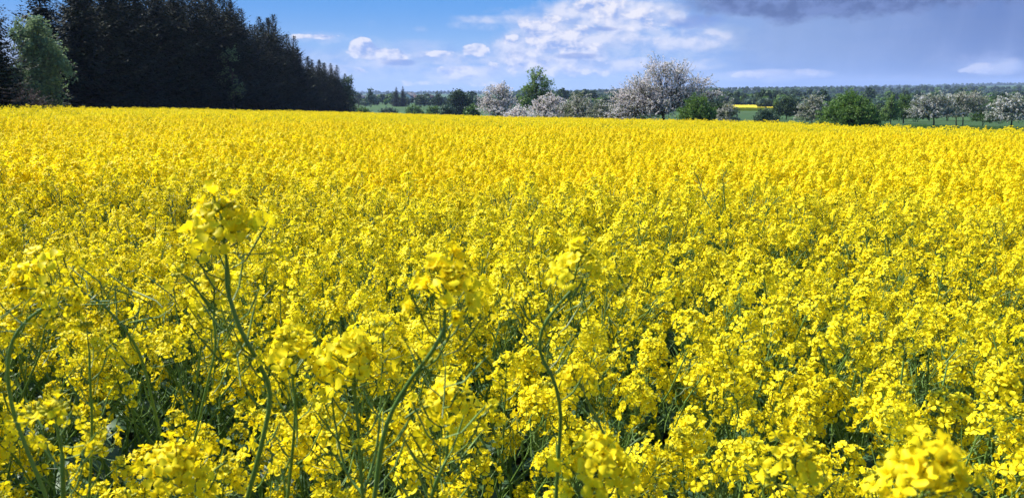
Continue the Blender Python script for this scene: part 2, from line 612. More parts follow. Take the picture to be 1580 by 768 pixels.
def plant_layout(seed, H=1.27, nb=None):
    """stems as polylines, head matrices, leaves"""
    rg = np.random.default_rng(seed)
    nb = nb or int(rg.integers(5, 9))
    stems, heads = [], []
    lean = rg.normal(0, .07, 2)
    bend = rg.normal(0, .06, 2)
    def axis(t):
        return np.array([lean[0] * t + bend[0] * sin(t * 3.2), lean[1] * t + bend[1] * sin(t * 3.2), H * t * .93])
    ts = np.linspace(0, 1, 8)
    main = np.array([axis(t) for t in ts])
    stems.append((main, np.linspace(.0062, .0020, 8)))
    d = main[-1] - main[-2]
    heads.append((main[-1], d / np.linalg.norm(d) + rg.normal(0, .25, 3) * (1, 1, 0)))
    a0 = rg.uniform(0, 6.28)
    for k in range(nb):
        t = .48 + .42 * (k + rg.uniform(0, .6)) / nb
        p0 = axis(t)
        a = a0 + k * 2.4 + rg.normal(0, .3)
        L = (1.0 - t) * H * rg.uniform(.62, 1.08)
        out = rg.uniform(.4, 1.05)
        pts = []
        for s in np.linspace(0, 1, 6):
            o = out * L * (s * 1.2 - .45 * s * s)
            pts.append(p0 + np.array([cos(a) * o, sin(a) * o, L * .86 * s]) + rg.normal(0, .004, 3) * s)
        pts = np.array(pts)
        stems.append((pts, np.linspace(.0034, .0015, 6)))
        d = pts[-1] - pts[-2]
        heads.append((pts[-1], d / np.linalg.norm(d) + rg.normal(0, .25, 3) * (1, 1, 0)))
    leaves = []
    for k in range(9):
        t = .12 + .62 * k / 9
        a = a0 + k * 2.4 + 1
        leaves.append((axis(t), (cos(a), sin(a), .5), rg.uniform(.12, .26) * (1.15 - t), rg.uniform(.016, .042), rg.uniform(.6, 1.8)))
    return stems, heads, leaves, rg


def plant_parts(seed, sides=5):
    stems, heads, leaves, rg = plant_layout(seed)
    sb = MB()
    for pts, r in stems: sb.tube(pts, r, sides, 0)
    lb = MB()
    for p, d, L, w, dr in leaves: leaf_blade(lb, p, d, L, w, dr, 0, rg)
    hm = []
    for p, d in heads:
        Mx = Matrix.Translation(Vector(p)) @ frame_to(d).to_4x4() @ Matrix.Rotation(rg.uniform(0, 6.28), 4, 'Z') @ Matrix.Scale(rg.uniform(.75, 1.3), 4)
        hm.append((int(rg.integers(0, NHEAD)), Mx))
    return sb, lb, hm


NPL = 7
PROTO = []
head_mesh = [h.mesh('flower_head', [PETAL, BUD, STEM], True) for h in HEADS2]
for i in range(NPL):
    sb, lb, hm = plant_parts(500 + i)
    PROTO.append((sb.mesh('stem', [STEM], True), lb.mesh('foliage', [RLEAF], True), hm, sb, lb))

# ---- merged plants for the uncounted mass
ALLM = [PETAL, BUD, STEM, RLEAF]
def merged_full(i):
    _, _, hm, sb, lb = PROTO[i]
    mb = MB()
    v, q, m = sb.arrays(); mb.add(v, q, 2)
    v, q, m = lb.arrays(); mb.add(v, q, 3)
    for k, Mx in hm: mb.merge(HEADS2[k], Mx)
    return mb
def merged_mid(seed):
    stems, heads, leaves, rg = plant_layout(seed)
    mb = MB()
    for pts, r in stems: mb.tube(pts[::2] if len(pts) > 6 else pts[[0, 2, 5]], (r[::2] if len(pts) > 6 else r[[0, 2, 5]]) * 1.1, 3, 2)
    for p, d, L, w, dr in leaves: leaf_blade(mb, p, d, L, w, dr, 3, rg, 2)
    for p, d in heads:
        Mx = Matrix.Translation(Vector(p)) @ frame_to(d).to_4x4() @ Matrix.Rotation(rg.uniform(0, 6.28), 4, 'Z') @ Matrix.Scale(rg.uniform(.7, 1.3), 4)
        mb.merge(HEADS1[int(rg.integers(0, 5))], Mx)
    return mb
TILE = 1.6
def tile(seed, dens=15):
    rg = np.random.default_rng(seed)
    mb = MB()
    n = int(dens * TILE * TILE)
    for _ in range(n):
        cx, cy = rg.uniform(-TILE / 2, TILE / 2, 2)
        H = rg.normal(1.20, .10)
        nh = int(rg.integers(5, 8))
        for h in range(nh):
            hx = cx + rg.normal(0, .085); hy = cy + rg.normal(0, .085)
            hz = H - abs(rg.normal(0, .10)) if h else H
            mb.tube([(cx * .6 + hx * .4, cy * .6 + hy * .4, hz - .35), (hx, hy, hz - .05)], [.004, .003], 3, 2)
            nq = 18
            # ball of petals
            u = rg.normal(0, 1, (nq, 3)); u /= np.linalg.norm(u, axis=1)[:, None]
            u[:, 2] = np.abs(u[:, 2]) * .9 - .1
            c = np.array([hx, hy, hz]) + u * np.array([.031, .031, .036])
            nn = u + rg.normal(0, .5, (nq, 3)); nn /= np.linalg.norm(nn, axis=1)[:, None]
            a = np.cross(nn, rg.normal(0, 1, (nq, 3))); a /= np.linalg.norm(a, axis=1)[:, None]
            b = np.cross(nn, a)
            s = rg.uniform(.009, .0145, (nq, 1))
            V = np.stack([c - a * s, c - b * s, c + a * s, c + b * s], 1).reshape(-1, 3)
            mb.add(V, np.arange(nq * 4).reshape(-1, 4), 0)
        leaf_blade(mb, (cx, cy, .45), (rg.normal(), rg.normal(), .6), .35, .06, 1.2, 3, rg, 2)
    for _ in range(26):
        cx, cy = rg.uniform(-TILE / 2, TILE / 2, 2)
        leaf_blade(mb, (cx, cy, rg.uniform(.3, .8)), (rg.normal(), rg.normal(), .4), .4, .09, 1.0, 3, rg, 2)
    return mb


LODS = [[merged_full(i).build('rapeseed_plant_mesh', ALLM, smooth=True, link=False) for i in range(NPL)],
        [merged_mid(700 + i).build('rapeseed_plant_mesh', ALLM, link=False) for i in range(9)],
        [tile(900 + i).build('rapeseed_tile_mesh', ALLM, link=False) for i in range(5)]]


def scatter_object(name, pts, rot, scl, lod, lodsets):
    """one object whose geometry nodes put the given meshes on its own points"""
    me = bpy.data.meshes.new(name)
    me.vertices.add(len(pts))
    me.vertices.foreach_set('co', np.asarray(pts, np.float32).ravel())
    for nm, typ, dat in (('rot', 'FLOAT_VECTOR', rot), ('scl', 'FLOAT', scl), ('lod', 'INT', lod)):
        at_ = me.attributes.new(nm, typ, 'POINT')
        at_.data.foreach_set('vector' if typ == 'FLOAT_VECTOR' else 'value', np.asarray(dat, np.int32 if typ == 'INT' else np.float32).ravel())
    o = bpy.data.objects.new(name, me)
    COL.objects.link(o)
    ng = bpy.data.node_groups.new(name + '_nodes', 'GeometryNodeTree')
    ng.interface.new_socket('Geometry', in_out='INPUT', socket_type='NodeSocketGeometry')
    ng.interface.new_socket('Geometry', in_out='OUTPUT', socket_type='NodeSocketGeometry')
    N = ng.nodes; Lk = ng.links
    gi = N.new('NodeGroupInput'); go = N.new('NodeGroupOutput')
    jo = N.new('GeometryNodeJoinGeometry')
    def attr(nm, typ):
        a = N.new('GeometryNodeInputNamedAttribute'); a.data_type = typ
        a.inputs['Name'].default_value = nm
        return a.outputs['Attribute']
    ar = attr('rot', 'FLOAT_VECTOR'); asx = attr('scl', 'FLOAT'); al = attr('lod', 'INT')
    e2r = N.new('FunctionNodeEulerToRotation'); Lk.new(ar, e2r.inputs[0])
    for li, objs in enumerate(lodsets):
        gj = N.new('GeometryNodeJoinGeometry')
        for ob in objs:
            oi = N.new('GeometryNodeObjectInfo')
            oi.inputs['Object'].default_value = ob
            oi.inputs['As Instance'].default_value = False
            g2 = N.new('GeometryNodeGeometryToInstance')
            Lk.new(oi.outputs['Geometry'], g2.inputs[0])
            Lk.new(g2.outputs[0], gj.inputs[0])
        cmp_ = N.new('FunctionNodeCompare'); cmp_.data_type = 'INT'; cmp_.operation = 'EQUAL'
        Lk.new(al, [s for s in cmp_.inputs if s.type == 'INT'][0])
        [s for s in cmp_.inputs if s.type == 'INT'][1].default_value = li
        rv = N.new('FunctionNodeRandomValue'); rv.data_type = 'INT'
        ints = [s for s in rv.inputs if s.type == 'INT' and s.name in ('Min', 'Max')]
        ints[0].default_value = 0; ints[1].default_value = len(objs) - 1
        ip = N.new('GeometryNodeInstanceOnPoints')
        Lk.new(gi.outputs[0], ip.inputs['Points'])
        Lk.new(cmp_.outputs[0], ip.inputs['Selection'])
        Lk.new(gj.outputs[0], ip.inputs['Instance'])
        ip.inputs['Pick Instance'].default_value = True
        Lk.new([s for s in rv.outputs if s.type == 'INT'][0], ip.inputs['Instance Index'])
        Lk.new(e2r.outputs[0], ip.inputs['Rotation'])
        Lk.new(asx, ip.inputs['Scale'])
        Lk.new(ip.outputs[0], jo.inputs[0])
    Lk.new(jo.outputs[0], go.inputs[0])
    md = o.modifiers.new('scatter', 'NODES')
    md.node_group = ng
    return o


# ---- where the plants stand
rg = np.random.default_rng(7)


def jgrid(x0, x1, y0, y1, s, j=.45):
    X, Y = np.meshgrid(np.arange(x0, x1, s), np.arange(y0, y1, s))
    X = X.ravel() + rg.uniform(-j, j, X.size) * s
    Y = Y.ravel() + rg.uniform(-j, j, Y.size) * s
    return X, Y


NEAR, MID = 5.2, 24.0
S1 = .176
X, Y = jgrid(-20, 20, -2.5, MID + 1, S1)
r = np.hypot(X, Y)
keep = infield(X, Y) & (r > .72) & (r < MID) & (np.abs(X) < np.maximum(Y, 0) * .66 + 3.2)
keep &= ~((r < 1.15) & (Y < 0.5))
X, Y, r = X[keep], Y[keep], r[keep]
hvar = 1 + .035 * np.sin(X * 1.3 + 2 * np.sin(Y * .7)) + .03 * np.sin(Y * 1.9 + X * .4) + rg.normal(0, .045, len(X))
hvar = np.where(r < 1.6, np.minimum(hvar, .93 + .05 * rg.random(len(X))), hvar)
# thinner, stalky patch at the lower left
thin = (X < .15) & (Y < 2.8) & (Y > .6) & (rg.random(len(X)) < .16)
X, Y, r, hvar = X[~thin], Y[~thin], r[~thin], hvar[~thin]
Z = terr(X, Y)
infr = (Y > .6) & (np.abs(X) < .66 * Y + .12)
order = np.argsort(np.where(infr, r, 1e9))
N_IND = 284
ind = order[:N_IND]
rest = order[N_IND:]
G_CROP = 'rapeseed plants of the near crop'
for i in ind:
    k = int(rg.integers(0, NPL))
    root = empty('rapeseed_plant', (X[i], Y[i], Z[i]), rg.uniform(0, 6.28))
    s = float(hvar[i])
    root.scale = (s, s, s)
    root.rotation_euler = (rg.normal(0, .05), rg.normal(0, .05), rg.uniform(0, 6.28))
    tag(root, 'rapeseed plant in yellow flower, packed among others like it in the near crop', 'rapeseed plant', G_CROP)
    for nm, me in (('stem', PROTO[k][0]), ('foliage', PROTO[k][1])):
        c = bpy.data.objects.new(nm, me); COL.objects.link(c); c.parent = root
    for hk, Mx in PROTO[k][2]:
        c = bpy.data.objects.new('flower_head', head_mesh[hk]); COL.objects.link(c); c.parent = root
        c.matrix_local = Mx
lodv = np.where(r[rest] < NEAR, 0, 1)
pts = [np.stack([X[rest], Y[rest], Z[rest]], 1)]
rots = [np.stack([rg.normal(0, .05, len(rest)), rg.normal(0, .05, len(rest)), rg.uniform(0, 6.28, len(rest))], 1)]
scl = [hvar[rest]]
lods = [lodv]
# far tiles
X2, Y2 = jgrid(-33, 60, 8, 152, TILE * .86, .25)
r2 = np.hypot(X2, Y2)
k2 = infield(X2, Y2) & (r2 > MID - .4) & (np.abs(X2) < Y2 * .66 + 8)
X2, Y2 = X2[k2], Y2[k2]
pts.append(np.stack([X2, Y2, terr(X2, Y2)], 1))
rots.append(np.stack([rg.normal(0, .01, len(X2)) - .024, rg.normal(0, .01, len(X2)), rg.uniform(0, 6.28, len(X2))], 1))
scl.append(1 + .02 * np.sin(X2 * .5 + Y2 * .23) + rg.normal(0, .02, len(X2)))
lods.append(np.full(len(X2), 2))
X3 = rg.uniform(-31, 60, 5200); Y3 = rg.uniform(24, 150, 5200)
e3 = np.interp(X3 / Y3, T_ED, Y_ED)
k3 = infield(X3, Y3) & (np.hypot(X3, Y3) > MID) & (Y3 > e3 - 6) & (np.abs(X3) < Y3 * .68 + 3)
X3, Y3 = X3[k3], Y3[k3]
pts.append(np.stack([X3, Y3, terr(X3, Y3)], 1))
rots.append(np.stack([rg.normal(0, .07, len(X3)), rg.normal(0, .07, len(X3)), rg.uniform(0, 6.28, len(X3))], 1))
scl.append(rg.uniform(1.0, 1.2, len(X3)))
lods.append(np.full(len(X3), 1))
crop = scatter_object('rapeseed_crop', np.concatenate(pts), np.concatenate(rots), np.concatenate(scl), np.concatenate(lods), LODS)
tag(crop, 'sea of bright yellow rapeseed blossom stretching from the near plants to the trees', 'rapeseed crop', kind='stuff')
print('individual', len(ind), 'mass', sum(len(p) for p in pts), 'tiles', len(X2))


# ---- the plants that stand out in front
def spline(P, n):
    P = np.array(P, float)
    k = len(P)
    t = np.linspace(0, k - 1, n)
    out = []
    for u in t:
        i = min(int(u), k - 2); f = u - i
        p0 = P[max(i - 1, 0)]; p1 = P[i]; p2 = P[i + 1]; p3 = P[min(i + 2, k - 1)]
        out.append(.5 * ((2 * p1) + (-p0 + p2) * f + (2 * p0 - 5 * p1 + 4 * p2 - p3) * f * f + (-p0 + 3 * p1 - 3 * p2 + p3) * f ** 3))
    return np.array(out)


def hero(way, tip, label, hw, seed, thick=.0035, extra=(), buds=14, n=26, spread=1.0, pods=True, loose=0, side=()):
    """way: list of (px, py, Y) from the flower head downwards; hw: apparent head width in metres / .06; extra: side heads"""
    P = [np.array(at(*w)) for w in way][::-1]
    base = P[0].copy()
    gz = tz(base[0], base[1])
    d = P[0] - P[1]; d[2] = 0
    foot = np.array([base[0] + d[0] * .3, base[1] + .06, gz])
    tg = P[0] - P[1]; tg /= np.linalg.norm(tg)
    p1_ = base + tg * .10
    mids = [foot + (p1_ - foot) * t + np.array([.01 * sin(t * 6), 0, 0]) for t in np.arange(.08, .93, .1)]
    full = spline([foot] + mids + [p1_] + P, 44)
    c0 = Vector((foot[0], foot[1], gz))
    root = empty('rapeseed_plant', c0)
    tag(root, label, 'rapeseed plant', 'rapeseed plants of the near crop')
    o = np.array(c0)
    sb = MB()
    L = np.linspace(0, 1, 44)
    sb.tube(full - o, thick * (1.2 - .62 * L), 7, 0)
    rg_ = np.random.default_rng(seed)
    hd = head(seed, 2, n=int(n * 1.4) if n > 18 else n, R=.0100, spread=spread * 1.05, buds=buds, pods=pods, axis_len=.045)
    d = full[-1] - full[-2]
    if tip is not None: d = np.array(tip, float)
    heads = [(full[-1] - o, d, hw, hd)]
    for (sp_px, sp_py, sp_Y, hwid, j) in extra:        # side branch leaving stem index j
        e = np.array(at(sp_px, sp_py, sp_Y)) - o
        s0 = full[j + 12] - o
        mid = (s0 + e) * .5 + np.array([0, 0, -.02]) + (e - s0) * np.array([.15, .15, 0])
        br = spline([s0, mid, e], 9)
        sb.tube(br, np.linspace(thick * .7, thick * .4, 9), 5, 0)
        heads.append((e, br[-1] - br[-2] + np.array([0, 0, .02]), hwid, head(seed + j, 2, n=16, buds=10)))
    for j in range(26, 42, 2):                       # short flower stalks and forming pods below the head
        a = rg_.uniform(0, 6.28); q0 = full[j] - o
        dd_ = np.array([cos(a), sin(a) * .7, .75]); ln = rg_.uniform(.02, .045)
        sb.tube(spline([q0, q0 + dd_ * ln * .6, q0 + dd_ * ln + np.array([0, 0, ln * .5])], 5), [.0008, .0008, .0011, .0012, .0004], 4, 0)
        if rg_.random() < .45:
            e_ = q0 + dd_ * ln + np.array([0, 0, ln * .5])
            heads.append((e_, dd_, .8, head(seed + 300 + j, 2, n=int(rg_.integers(2, 5)), buds=int(rg_.integers(2, 6)), pods=False, axis_len=.012)))
    sb.build('stem', [STEM], root, True)
    for p, dd, s, h in heads:
        c = h.build('flower_head', [PETAL, BUD, STEM], root, True)
        c.matrix_local = Matrix.Translation(Vector(p)) @ frame_to(dd).to_4x4() @ Matrix.Scale(s, 4)
    lb = MB()
    for j in range(3, 16, 2):
        a = rg_.uniform(0, 6.28)
        leaf_blade(lb, full[j] - o, (cos(a), sin(a), .6), rg_.uniform(.08, .14), rg_.uniform(.008, .014), 1.4, 0, rg_)
    lb.build('foliage', [RLEAF], root, True)
    return root


HERO = [
    dict(way=[(350, 408, .78), (352, 450, .78), (372, 510, .78), (402, 565, .79), (417, 610, .80), (405, 680, .81), (382, 768, .82)], tip=(0, -.1, 1),
         label='tallest rapeseed plant left of centre, blurred head on an S-curved stem', hw=1.2, seed=11, thick=.0037, n=26, buds=16),
    dict(way=[(686, 505, .72), (668, 540, .72), (634, 585, .73), (604, 636, .74), (588, 690, .75), (578, 768, .76)], tip=(.05, -.1, 1),
         label='rapeseed plant at the centre, blurred head on a stem arching to the lower left', hw=1.15, seed=12, thick=.0034, n=28, buds=10),
    dict(way=[(880, 450, .84), (862, 470, .84), (838, 505, .84), (834, 545, .85), (856, 590, .85), (865, 640, .86), (862, 700, .87), (858, 768, .88)], tip=(.25, -.1, 1),
         label='rapeseed plant right of centre, small head on a thin stem bowed to the left', hw=.95, seed=13, thick=.0030, n=22),
    dict(way=[(112, 446, .95), (148, 462, .95), (185, 498, .96), (210, 535, .97), (224, 572, .98), (240, 640, 1.0)], tip=(-1, -.1, .25),
         label='rapeseed plant at the left whose head nods over to the left on an arched stem', hw=1.15, seed=14, thick=.0026, n=26),
    dict(way=[(66, 476, .9), (40, 496, .9), (18, 530, .9), (12, 580, .9), (22, 640, .9), (44, 700, .9)], tip=(1, 0, .35),
         label='rapeseed plant at the left edge with a thick dark stem hooking over to the right', hw=.8, seed=15, thick=.0032, n=20),
    dict(way=[(96, 700, .72), (97, 735, .72), (98, 768, .73)], tip=(0, -.1, 1),
         label='rapeseed plant in the lower left corner, mostly green buds with few open flowers', hw=1.0, seed=16, thick=.0038, n=8, buds=34),
    dict(way=[(138, 545, .95), (139, 590, .95), (142, 650, .96), (140, 720, .97)], tip=(0, 0, 1),
         label='slim rapeseed plant at the left with an upright bud tip and hardly any flowers', hw=.75, seed=17, thick=.0026, n=4, buds=18),
    dict(way=[(286, 768, .80), (285, 790, .80), (284, 820, .81)], tip=(0, -.25, 1),
         label='rapeseed plant with a round yellow head at the bottom, left of the S-curved stem', hw=1.15, seed=18, thick=.0036, n=30, buds=6),
    dict(way=[(1412, 800, .50), (1410, 830, .50), (1408, 860, .51)], tip=(.1, -.1, 1),
         label='nearest rapeseed plant, a big blurred yellow head at the bottom right', hw=1.0, seed=19, thick=.0040, n=30, buds=4),
    dict(way=[(1226, 768, .68), (1228, 800, .68), (1230, 830, .69)], tip=(-.1, -.1, 1),
         label='rapeseed plant with upturned broad petals at the bottom, left of the big blurred head', hw=1.0, seed=20, thick=.0036, n=20, buds=4),
    dict(way=[(925, 775, .66), (930, 800, .66), (934, 830, .67)], tip=(0, -.2, 1),
         label='rapeseed plant with a broad low head at the bottom centre right, under the bowed stem', hw=1.1, seed=21, thick=.0036, n=28, buds=6),
    dict(way=[(452, 590, .92), (456, 625, .92), (452, 690, .93), (444, 768, .94)], tip=(0, 0, 1),
         label='rapeseed plant with a round yellow head just right of the S-curved stem', hw=1.15, seed=22, thick=.0030, n=28),
    dict(way=[(690, 680, .80), (688, 710, .80), (672, 745, .80), (660, 790, .81)], tip=(.1, 0, 1),
         label='rapeseed plant with a fan of flowers below the centre blurred head', hw=1.1, seed=23, thick=.0032, n=24),
    dict(way=[(905, 615, 1.0), (925, 655, 1.0), (945, 705, 1.0), (955, 768, 1.0)], tip=(-.5, 0, 1),
         label='rapeseed plant with a dark stem slanting down right beside the bowed stem', hw=.9, seed=24, thick=.0030, n=22),
    dict(way=[(548, 610, .9), (552, 650, .9), (556, 710, .9), (560, 768, .9)], tip=(0, 0, 1),
         label='rapeseed plant with the widest cluster of overlapping heads left of centre', hw=1.3, seed=25, thick=.0032, n=32, extra=[(515, 640, .93, 1.0, 22), (590, 585, .95, 1.0, 22)]),
    dict(way=[(330, 490, 1.15), (332, 540, 1.15), (318, 600, 1.16), (300, 680, 1.18)], tip=(.1, 0, 1),
         label='rapeseed plant with a loose yellow head behind the upper bend of the S-curved stem', hw=1.2, seed=26, thick=.0030, n=26),
]
for h in HERO: hero(**h)

# ------------------------------------------------------------------ trees
BARK_D = solid('dark_bark', (0.040, 0.030, 0.022), (0.075, 0.060, 0.046), 6, 0.9, 0.1, (1, 1, .3), .4)
BARK_G = solid('grey_bark', (0.075, 0.062, 0.055), (0.13, 0.11, 0.10), 6, 0.9, 0.1, (1, 1, .3), .4)
SPRUCE = leafy('spruce_needles', (0.012, 0.020, 0.009), (0.026, 0.036, 0.014), .05, .8, .7, .1)
LARCH = leafy('larch_needles', (0.18, 0.27, 0.12), (0.25, 0.34, 0.16), .35, .8, .6, .1)
SALLOW = leafy('sallow_leaves', (0.075, 0.12, 0.055), (0.11, 0.15, 0.07), .25, 1., .6, .1)
GREEN_M = leafy('mid_green_leaves', (0.075, 0.150, 0.026), (0.125, 0.205, 0.036), .35, .8, .55, .2)
GREEN_D = leafy('dark_green_leaves', (0.036, 0.066, 0.022), (0.056, 0.090, 0.030), .25, .8, .6, .15)
GREEN_F = leafy('fresh_green_leaves', (0.15, 0.24, 0.06), (0.20, 0.29, 0.075), .35, .8, .55, .2)
GREEN_B = leafy('bluish_green_leaves', (0.06, 0.11, 0.06), (0.10, 0.15, 0.085), .25, .8, .55, .2)
BLOSSOM = leafy('apple_blossom', (0.86, 0.80, 0.75), (0.78, 0.69, 0.65), .385, 1.0, .6, .1, c3=(0.12, 0.16, 0.05), objvar=.15)
BLOSSOM_M = leafy('mixed_apple_blossom', (0.74, 0.70, 0.64), (0.30, 0.32, 0.20), .3, 1.6, .6, .1, c3=(0.10, 0.15, 0.04), objvar=.15)
BLOSSOM_G = leafy('greenish_blossom', (0.56, 0.52, 0.45), (0.22, 0.25, 0.11), .3, 1.2, .6, .1, c3=(0.08, 0.12, 0.035), objvar=.15)
TWIG = leafy('reddish_twigs', (0.10, 0.065, 0.055), (0.13, 0.10, 0.085), .1, 2., .8, .1)


def cards(mb, C, Nrm, s, rg, m=0, asp=1.0):
    n = len(C)
    if not n: return
    Nrm = Nrm / (np.linalg.norm(Nrm, axis=1)[:, None] + 1e-9)
    a = np.cross(Nrm, rg.normal(0, 1, (n, 3))); a /= np.linalg.norm(a, axis=1)[:, None] + 1e-9
    b = np.cross(Nrm, a)
    s = np.asarray(s).reshape(-1, 1)
    bend = Nrm * s * rg.uniform(-.3, .3, (n, 1))
    V = np.stack([C - a * s * asp, C - b * s + bend, C + a * s * asp, C + b * s + bend], 1).reshape(-1, 3)
    mb.add(V, np.arange(n * 4).reshape(-1, 4), m)


def spruce_meshes(seed, H=16.0, R=3.0, first=.6, step=.34, dens=1.0):
    rg = np.random.default_rng(seed)
    tb = MB()
    tz_ = np.linspace(-.4, H, 12)
    wob = np.cumsum(rg.normal(0, .03, (12, 2)), 0)
    tb.tube(np.c_[wob, tz_], np.linspace(.22, .015, 12), 7, 0)
    cb = MB()
    z = first
    while z < H - .15:
        f = z / H
        Rz = R * (1 - f) ** .9 * (1 + .16 * sin(z * 1.7 + seed)) * rg.uniform(.75, 1.2) + .06
        nb = int((9 if f < .8 else 6) * dens)
        a0 = rg.uniform(0, 6.28)
        for k in range(nb):
            a = a0 + k * 6.283 / nb + rg.normal(0, .25)
            L = Rz * rg.uniform(.65, 1.18)
            m = max(3, int(L / .24))
            t = np.linspace(0, 1, m + 1)
            up = .35 * f + .05
            zz = z + L * (up * t - .42 * (1 - f * .8) * t + .30 * t ** 3)
            pts = np.c_[cos(a) * L * t, sin(a) * L * t, zz]
            tb.tube(pts[[0, m // 2, m]], [.03 * (1 - f) + .008, .014, .004], 3, 0)
            d = np.array([cos(a), sin(a), 0]); sd = np.array([-sin(a), cos(a), 0])
            for i in range(1, m + 1):
                w = (.04 + .07 * (1 - f) + .50 * (1 - t[i]) * min(1, L / 2.2)) * rg.uniform(.7, 1.2)
                for sg in (-1, 1):
                    p = pts[i]
                    q = p + (sd * sg * w + d * w * .55) + np.array([0, 0, -w * rg.uniform(.15, .6)])
                    hw = (.09 + .05 * rg.random()) * (.4 + .6 * (1 - f))
                    e = np.cross(q - p, (0, 0, 1)); e /= np.linalg.norm(e) + 1e-9
                    e = e * hw + np.array([0, 0, rg.normal(0, .05)])
                    cb.add([p - e * .6, p + e * .6, q + e, q - e], [[0, 1, 2, 3]], 0)
                # hanging / tip tuft
            p = pts[-1]; q = p + d * .22 + np.array([0, 0, .10])
            cb.add([p - sd * .07, p + sd * .07, q + sd * .02, q - sd * .02], [[0, 1, 2, 3]], 0)
        z += step * rg.uniform(.75, 1.25) * (1 - .35 * f)
    for k in range(5):
        a = k * 1.256; p = np.array([wob[-1][0], wob[-1][1], H - .5]); q = p + np.array([cos(a) * .12, sin(a) * .12, .35])
        e = np.array([-sin(a), cos(a), 0]) * .05
        cb.add([p - e, p + e, q + e * .3, q - e * .3], [[0, 1, 2, 3]], 0)
    return tb, cb


def lobe_tree(seed, H, lobes, trunk_r, trunk_top, leaf_s, twigs, per, stems=1, twig_r=.02, inner=.45, droop=0.0, tipout=1.12, spreadl=.5, bare=0.0, bias=None):
    """lobes: (x, y, z, rx, ry, rz) in metres from the foot"""
    rg = np.random.default_rng(seed)
    tb, cb = MB(), MB()
    vol = np.array([l[3] * l[4] * l[5] for l in lobes]) ** .67
    cnt = np.maximum(6, (twigs * vol / vol.sum())).astype(int)
    bases = [np.array([rg.normal(0, .05 * H) if stems > 1 else 0, rg.normal(0, .05 * H) if stems > 1 else 0, -.3]) for _ in range(stems)]
    tops = []
    for b in bases:
        tp = np.array([b[0] * 1.5 + rg.normal(0, .02 * H), b[1] * 1.5 + rg.normal(0, .02 * H), trunk_top])
        mid = (b + tp) / 2 + rg.normal(0, .02 * H, 3) * (1, 1, 0)
        pp = spline([b, mid, tp], 7)
        tb.tube(pp, np.linspace(trunk_r * 1.2, trunk_r * .75, 7) / math.sqrt(stems), 8, 0)
        tops.append(tp)
    for li, l in enumerate(lobes):
        c = np.array(l[:3]); R = np.array(l[3:])
        tp = tops[li % len(tops)]
        m = (tp + c) / 2 + rg.normal(0, .06 * H, 3) * (1, 1, .4)
        pp = spline([tp, m, c], 8)
        tb.tube(pp, np.linspace(trunk_r * .6, trunk_r * .18, 8), 5, 0)
        for k in range(cnt[li]):
            u = rg.normal(0, 1, 3); u /= np.linalg.norm(u)
            if u[2] < -.5: u[2] *= -.5
            e = c + u * R * rg.uniform(.62, tipout)
            if e[2] < .12: e[2] = .12 + rg.random() * .2
            s0 = pp[int(rg.integers(3, 8))] + u * R * rg.uniform(.05, inner)
            mm = (s0 + e) / 2 + rg.normal(0, .10, 3) * R.mean()
            mm[2] += .06 * R[2]; 
            e2 = e + np.array([0, 0, -droop * R[2] * rg.random()])
            tw = spline([s0, mm, e2], 6)
            tb.tube(tw, np.linspace(twig_r, twig_r * .25, 6), 3, 0)
            if rg.random() < bare: continue
            n = max(1, int(per * rg.uniform(.5, 1.5)))
            t = rg.uniform(.25, 1.04, n)
            ii = np.clip((t * 5).astype(int), 0, 4); ff = (t * 5 - ii)[:, None]
            C = tw[ii] * (1 - ff) + tw[ii + 1] * ff + rg.normal(0, leaf_s * spreadl * 2.2, (n, 3))
            cards(cb, C, rg.normal(0, 1, (n, 3)) + np.array([0, 0, .6]), leaf_s * rg.uniform(.6, 1.3, n), rg, 0, .75)
    return tb, cb


def put_tree(name, tb, cb, x, y, label, cat, group=None, bark=BARK_D, leaf=SPRUCE, rz=0.0, sc=1.0, trunk_name='trunk', crown_name='crown'):
    root = empty(name, (x, y, tz(x, y)), rz)
    root.scale = (sc, sc, sc)
    tag(root, label, cat, group)
    tm = tb if isinstance(tb, bpy.types.Mesh) else tb.mesh(trunk_name, [bark], True)
    cm = cb if isinstance(cb, bpy.types.Mesh) else cb.mesh(crown_name, [leaf])
    for nm, me in ((trunk_name, tm), (crown_name, cm)):
        c = bpy.data.objects.new(nm, me); COL.objects.link(c); c.parent = root
    return root


# spruce plantation on the left: rows running away from the camera
SP = []
for i in range(6):
    a, b = spruce_meshes(40 + i, 16.0, 4.3 + .4 * (i % 3), .5)
    SP.append((a.mesh('trunk', [BARK_D], True), b.mesh('crown', [SPRUCE])))
rs = random.Random(5)
G_SP = 'dark spruces of the plantation'
